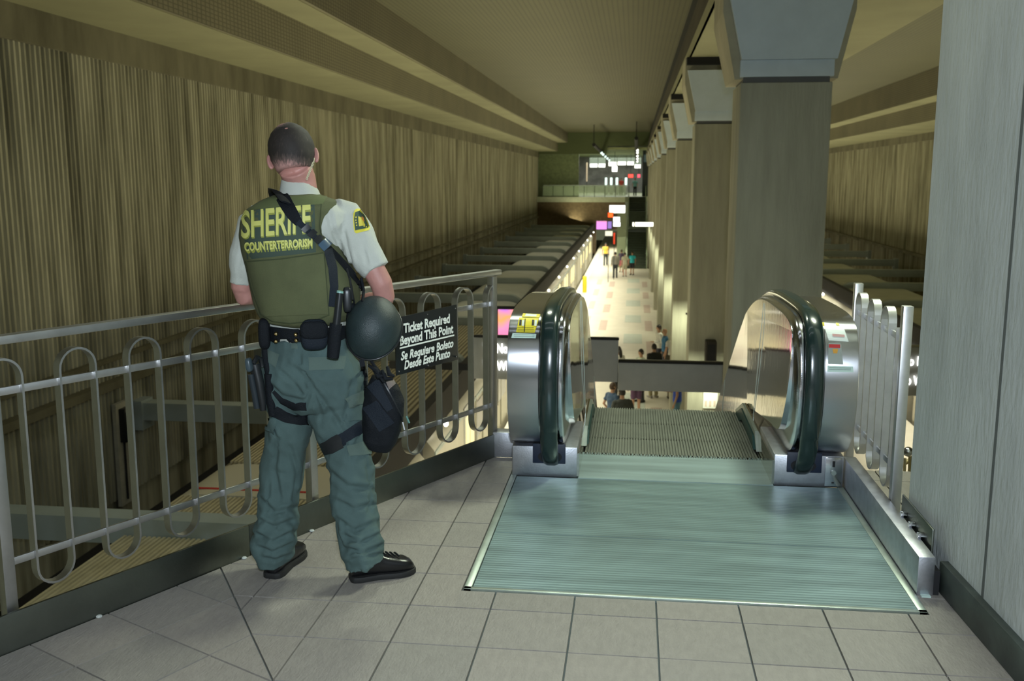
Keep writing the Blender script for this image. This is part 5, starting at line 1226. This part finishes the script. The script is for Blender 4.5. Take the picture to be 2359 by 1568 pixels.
# boots
def bootm(heel, toe, hgt, nm='boot'):
    heel, toe = Vector(heel), Vector(toe); d = (toe - heel).normalized(); s_ = d.cross(Vector((0, 0, 1))); L_ = (toe - heel).length
    def ring(t, w_, h_, z0=.018, back=0):
        c = heel + d * (L_ * t); out = []
        for k in range(16):
            a = 2 * PI * k / 16; cs, sn_ = math.cos(a), math.sin(a)
            out.append(c + s_ * w_ * math.copysign(abs(cs) ** .8, cs) + Vector((0, 0, z0 + (h_ - z0) * (.5 + .5 * math.copysign(abs(sn_) ** .75, sn_)))))
        return out
    b = M(); b.rings([ring(0.0, .018, .07), ring(.03, .034, .10), ring(.12, .041, .13), ring(.3, .041, .135), ring(.42, .042, .112), ring(.55, .046, .092), ring(.72, .050, .080), ring(.85, .047, .072), ring(.94, .036, .058), ring(.99, .018, .04)])
    o = b.build(nm, boot, off_, smooth=80)
    def sring(t, w_, z): return [heel + d * (L_ * t) + s_ * w_ * q + Vector((0, 0, z)) for q in (-1, 1)]
    prof2 = [(-.02, .022), (.02, .038), (.12, .046), (.3, .043), (.45, .041), (.6, .049), (.75, .054), (.88, .049), (.96, .036), (1.02, .016)]
    lo = [sring(t, w_, 0) for t, w_ in prof2]; poly_ = [a[0] for a in lo] + [a[1] for a in lo[::-1]]
    M().prism(poly_, (0, 0, .024)).build('sole', pbr('boot_sole', (.012, .012, .012), .7) if 'boot_sole' not in bpy.data.materials else bpy.data.materials['boot_sole'], o, bevel=.004)
    for t in (.50, .57, .64, .71):
        c = heel + d * (L_ * t) + Vector((0, 0, .098 - (t - .5) * .06)); b = M(); b.tube([c - s_ * .022, c + Vector((0, 0, .006)), c + s_ * .022 + d * .01], .004, 6); b.build('lace', blackp, o, smooth=60)
    b = M(); b.tube([heel + d * (L_ * .16) + Vector((0, 0, .09)), heel + d * (L_ * .16) + Vector((0, 0, .19))], [(.045, .05), (.044, .047)], 16, side=s_); b.build('shaft', boot, o, smooth=80)
hR_, tR_ = WZ(801, 1347, 0), WZ(950, 1322, 0)
bootm((hR_.x, hR_.y + .045, 0), (tR_.x, tR_.y + .03, 0), .12)
hL_ = WZ(622, 1337, 0); bootm((hL_.x - .002, hL_.y + .02, 0), (hL_.x + .022, hL_.y + .305, 0), .12)
# trouser details
patch('pocket_flap', [TT], ((711, 823), (797, 820), (792, 850), (712, 853)), green_l, off_, .002, .003, 6)
patch('pocket_flap', [TT], ((618, 806), (645, 816), (636, 846), (607, 826)), green_l, off_, .002, .003, 5)
patch('belt_loop', [TT], ((672, 786), (685, 786), (685, 803), (672, 803)), green_l, off_, .003, .003, 3)
patch('cargo_pocket', [TT], ((795, 916), (834, 900), (832, 968), (802, 968)), green, off_, .004, .006, 6)
patch('cargo_flap', [TT], ((792, 918), (834, 898), (833, 930), (806, 937)), green_l, off_, .010, .003, 6)
patch('cargo_pocket', [TT], ((802, 1025), (850, 1012), (853, 1046), (806, 1050)), green_l, off_, .004, .006, 6)
patch('pocket_patch', [TT], ((622, 962), (640, 965), (633, 1000), (614, 990)), green, off_, .006, .008, 4)
# shoulder badge on the right sleeve
bd = strap('sleeve_badge', [SH], [(820, 482, 4), (823, 488, 10), (828, 503, 15), (832, 519, 18), (834, 530, 18), (835, 534, 15)], pbr('badge_gold', (.70, .62, .05), .6), off_, .002, .002, 4, 8, label='yellow and green cloth shoulder badge')
strap('badge_field', [SH], [(822, 488, 5), (826, 500, 11), (830, 514, 14), (833, 528, 15)], pbr('badge_green', (.05, .09, .06), .8), bd, .005, .0015, 4, 6)
patch('badge_figure', [SH], ((824, 500), (832, 502), (840, 520), (827, 522)), pbr('badge_gold2', (.70, .60, .08), .6), bd, .007, .001, 4)
patch('badge_emblem', [SH], ((831, 499), (836, 503), (838, 512), (833, 508)), pbr('badge_orange', (.60, .22, .05), .6), bd, .008, .001, 3)
for (x, y) in ((818, 500), (818, 506), (819, 512), (820, 518), (836, 520), (841, 522)): patch('badge_mark', [SH], ((x, y), (x + 3, y), (x + 3, y + 3), (x, y + 3)), bpy.data.materials['badge_gold2'], bd, .006, .001, 1)
# --- sling
slg = thing('rifle_sling', 'black sling strap with plastic buckles crossing the back of the vest', 'strap', WY(700, 520, 3.55))
TR = [VT, SH, TT]
strap('wide_strap', [VT], [(648, 455, 13), (656, 464, 16), (676, 496, 14), (690, 515, 9)], nylon, slg, .008, .004)
M().tube([WY(658, 466, YB - .165), WY(648, 452, YB - .13), WY(638, 441, YB - .07), WY(632, 438, YB - .01), WY(632, 446, YB + .06), WY(640, 470, YB + .12), WY(650, 510, YB + .16)], [(.026, .004)] * 7, 10, side=(.85, 0, -.5)).build('shoulder_strap', nylon, slg, smooth=50)
strap('narrow_strap', [VT, SH], [(686, 510, 7), (706, 528, 7), (722, 545, 7), (745, 568, 7), (752, 574, 7)], nylon_b, slg, .010, .003)
for a, b in (((700, 521), (708, 530)), ((712, 533), (722, 542)), ((726, 547), (736, 556))):
    strap('slider', [VT, SH], [(a[0], a[1], 10), (b[0], b[1], 10)], blackp, slg, .014, .004, 2)
strap('buckle', [VT, SH], [(738, 558, 11), (752, 572, 12)], pbr('buckle_blue_sheen', (.05, .09, .14), .25), slg, .014, .005, 2)
strap('lower_strap', TR, [(752, 568, 6), (790, 610, 7), (822, 648, 7), (836, 668, 6)], nylon, slg, .008, .003)
strap('hanging_strap', TR, [(752, 576, 9), (764, 620, 10), (768, 660, 9), (763, 705, 7)], nylon_b, slg, .012, .006)
strap('cord', TR, [(795, 620, 2), (806, 660, 2), (812, 700, 2)], blackp, slg, .012, .003)
# --- duty belt and gear
db = thing('duty_belt', 'black duty belt with brass snap keepers and pouches round the waist', 'belt', WY(700, 765, YB))
strap('belt_band', [TT, SH], [(612, 764, 15), (650, 770, 16), (700, 773, 16), (750, 770, 16), (800, 764, 16)], nylon, db, .012, .006, 5)
brassm = pbr('brass_snap', (.75, .55, .25), .2, 1.0)
for x in (643, 684):
    strap('keeper', [TT, SH], [(x, 755, 8), (x, 790, 8)], nylon, db, .022, .003, 3)
    for y in (765, 780):
        p = hitm([TT, SH], x + 1, y, .034); M().ball(p, .0085, n=12).build('snap', brassm, db, smooth=80)
def pouch(pts_quad, name, parent, trees, thick, mat=nylon_b, off=.02, **kw):
    return patch(name, trees, pts_quad, mat, parent, off, thick, 8, **kw)
def lump(name, parent, c, rx, ry, rz, mat, e=3.0, rot=None, n=20, bevel=0, **kw):
    rot = rot or Matrix.Identity(3); rs = []; K = 12
    for i in range(K + 1):
        a = -PI / 2 + PI * i / K; z = math.copysign(abs(math.sin(a)) ** (2 / e), math.sin(a)) * rz; q = abs(math.cos(a)) ** (2 / e) + .001
        rs.append([c + rot @ Vector((rx * q * math.copysign(abs(math.cos(t)) ** (2 / e), math.cos(t)), ry * q * math.copysign(abs(math.sin(t)) ** (2 / e), math.sin(t)), z)) for t in [2 * PI * k / n for k in range(n)]])
    return M().rings(rs).build(name, mat, parent, smooth=70, **kw)
ZR = lambda a: Matrix.Rotation(a, 3, 'Z')
VR = Matrix.Rotation(.33, 3, 'Z')
pc = WY(724, 770, 3.60); p_ = lump('pouch', db, pc, .052, .024, .060, nylon_b, 3.5, VR)
lump('flap', p_, pc + Vector((.004, -.012, .018)), .054, .018, .036, nylon, 3.2, VR)
pc = WY(609, 768, 3.66); lump('pouch', db, pc, .024, .035, .062, nylon, 3.2, VR)
pc = WY(810, 745, 3.72); lump('pouch', db, pc, .022, .03, .085, nylon, 3, VR)
pc = WY(800, 690, 3.66); rd = lump('radio', db, pc, .017, .022, .05, blackp, 4, VR); M().tube([WY(813, 690, 3.64), WY(806, 640, 3.64)], .004, n=6).build('antenna', blackp, rd)
# baton
bt = thing('baton', 'black baton in a long holder hanging from the back of the belt', 'baton', WY(770, 790, 3.55))
M().tube([WY(783, 674, 3.56), WY(777, 730, 3.555), WY(772, 770, 3.555)], [.0135, .0145, .0145], 14).build('grip', blackp, bt, smooth=60)
M().tube([WY(783.6, 670, 3.56), WY(783, 675, 3.56)], [.0125, .0135], 14).build('cap', pbr('baton_cap', (.25, .45, .42), .25), bt, smooth=60)
M().tube([WY(774, 745, 3.56), WY(770, 790, 3.56), WY(767, 823, 3.56)], [(.024, .02), (.026, .021), (.023, .018)], 16).build('holder', nylon, bt, smooth=60)
# helmet hanging on the right hip
hl = thing('helmet', 'matt dark green helmet hanging at the right hip', 'helmet', WY(860, 757, 3.62))
hcen = WY(859, 752, 3.70); K = 18; rs = []
TM = Matrix.Rotation(math.radians(8), 3, 'Y') @ Matrix.Rotation(math.radians(52), 3, 'X')
for i in range(K):
    a = PI * .60 * (1 - i / (K - .35)); ring = []
    for j in range(36):
        b = 2 * PI * j / 36; fl_ = 1 + .06 * max(0, (a / (PI * .6)) ** 5)
        ring.append(hcen + TM @ Vector((.104 * math.sin(min(a, 1.75)) * math.cos(b) * fl_, .125 * math.sin(min(a, 1.75)) * math.sin(b) * fl_, .115 * math.cos(a))))
    rs.append(ring)
helm = pbr('helmet_paint', (.018, .032, .034), .5, var=.15, vs=20, bump=.25, bs=260, spec=.55)
m = M(); m.rings(rs, cap=True); sh_ = m.build('shell', helm, hl, smooth=180)
rim = rs[0]; m = M(); m.tube(rim + [rim[0], rim[1]], .005, 8); m.build('rim', blackp, hl, smooth=60)
M().tube([WY(835, 695, 3.66), WY(838, 670, 3.72), WY(832, 640, 3.74)], .006, n=8).build('chin_strap', nylon, hl, smooth=60)
M().tube([WY(850, 822, 3.66), WY(862, 842, 3.66), WY(878, 860, 3.66), WY(870, 875, 3.66)], .007, n=8).build('chin_strap', nylon, hl, smooth=60)
# thigh bag
tb_ = thing('thigh_bag', 'black nylon bag strapped to the outside of the right thigh', 'bag', WY(888, 950, 3.66))
bc = WY(884, 950, 3.70); BR = Matrix.Rotation(.15, 3, 'Z') @ Matrix.Rotation(math.radians(9), 3, 'Y')
m = M()
m.rings([[bc + BR @ Vector((x0 + rx * math.copysign(abs(math.cos(t)) ** .75, math.cos(t)), ry * math.copysign(abs(math.sin(t)) ** .75, math.sin(t)), z)) for t in [2 * PI * k / 22 for k in range(22)]] for z, rx, ry, x0 in ((-.165, .018, .02, .005), (-.155, .045, .045, .003), (-.12, .066, .06, .0), (-.06, .078, .066, 0), (.0, .084, .068, -.002), (.06, .080, .064, -.006), (.11, .064, .055, -.016), (.14, .045, .042, -.026), (.155, .02, .02, -.035))])
BG = place('bag_body', fuse(m, .006, 2, fold(.008, 11, 11, 2)), nylon, tb_)
BT = BVHTree.FromPolygons([v.co + ORG[BG.name] for v in BG.data.vertices], [tuple(p.vertices) for p in BG.data.polygons])
patch('front_pocket', [BT], ((838, 940), (868, 922), (908, 972), (874, 994)), nylon_b, tb_, .003, .009, 6)
patch('top_flap', [BT], ((848, 892), (872, 872), (905, 940), (892, 948)), nylon_b, tb_, .003, .007, 6)
patch('label_print', [BT], ((889, 880), (906, 876), (910, 884), (896, 897)), pbr('grey_print', (.16, .13, .12), .8), tb_, .004, .002, 3)
strap('zip_line', [BT], [(878, 870, 1.5), (898, 905, 1.5), (925, 960, 1.5), (932, 990, 1.5)], blackp, tb_, .003, .002)
m = M(); 
for a, b, c in (((860, 850), (872, 868), (890, 862)), ((850, 842), (866, 852), (884, 880)), ((880, 852), (888, 872), (905, 872)), ((892, 844), (897, 862), (908, 866))): m.tube([WY(*a, 3.62), WY(*b, 3.61), WY(*c, 3.62)], [.006, .010, .006], 8)
m.build('loose_straps', nylon, tb_, smooth=70)
M().tube([WY(936, 958, 3.64), WY(943, 974, 3.64)], .004, n=8).build('pull_tab', pbr('tab_green', (.08, .2, .17), .4), tb_)
strap('hanging_strap', [TT], [(833, 828, 6), (840, 868, 6), (840, 910, 6), (836, 945, 6)], nylon, tb_, .012, .004)
strap('thigh_strap', [TT], [(836, 978, 12), (806, 998, 13), (775, 1020, 13), (752, 1028, 12)], nylon_b, tb_, .010, .004)
strap('strap_buckle', [TT], [(785, 1013, 15), (748, 1032, 16)], blackp, tb_, .018, .006, 3)
# holster and pistol on the left thigh
hs = thing('holster', 'black drop leg holster strapped to the left thigh', 'holster', WY(600, 900, 3.64))
M().tube([WY(586, 838, 3.62), WY(596, 880, 3.62), WY(604, 925, 3.62), WY(606, 945, 3.62)], [(.022, .02), (.021, .02), (.017, .017), (.012, .012)], 14).build('holster_body', blackp, hs, smooth=60)
M().tube([WY(619, 860, 3.66), WY(624, 920, 3.66), WY(630, 955, 3.66)], [(.018, .02), (.020, .022), (.018, .02)], 12).build('leg_panel', nylon, hs, smooth=60)
M().tube([WY(607, 780, 3.66), WY(611, 830, 3.66), WY(618, 865, 3.66)], [(.012, .006)] * 3, 10).build('drop_strap', nylon, hs, smooth=60)
M().tube([WY(583, 838, 3.60), WY(592, 822, 3.62), WY(600, 826, 3.64), WY(604, 845, 3.64)], .010, n=10).build('retention_hood', blackp, hs, smooth=60)
strap('leg_strap', [TT], [(632, 945, 13), (660, 960, 13), (690, 965, 12), (713, 963, 12)], nylon, hs, .010, .004)
strap('leg_strap', [TT], [(630, 902, 4), (650, 922, 6), (680, 936, 7), (707, 935, 9)], nylon, hs, .006, .003)
pi_ = thing('pistol', 'dark pistol grip standing out of the left thigh holster', 'pistol', WY(573, 840, 3.58))
pr1 = lump('grip', pi_, WY(574, 840, 3.59), .012, .018, .028, pbr('pistol_grip', (.05, .075, .09), .35), 3.2, Matrix.Rotation(-.12, 3, 'Y'))
M().tube([WY(577, 862, 3.60), WY(586, 905, 3.605), WY(592, 940, 3.61)], [(.013, .012)] * 3, 10).build('barrel_sleeve', pbr('gun_blue', (.02, .028, .035), .3), pi_, smooth=60)
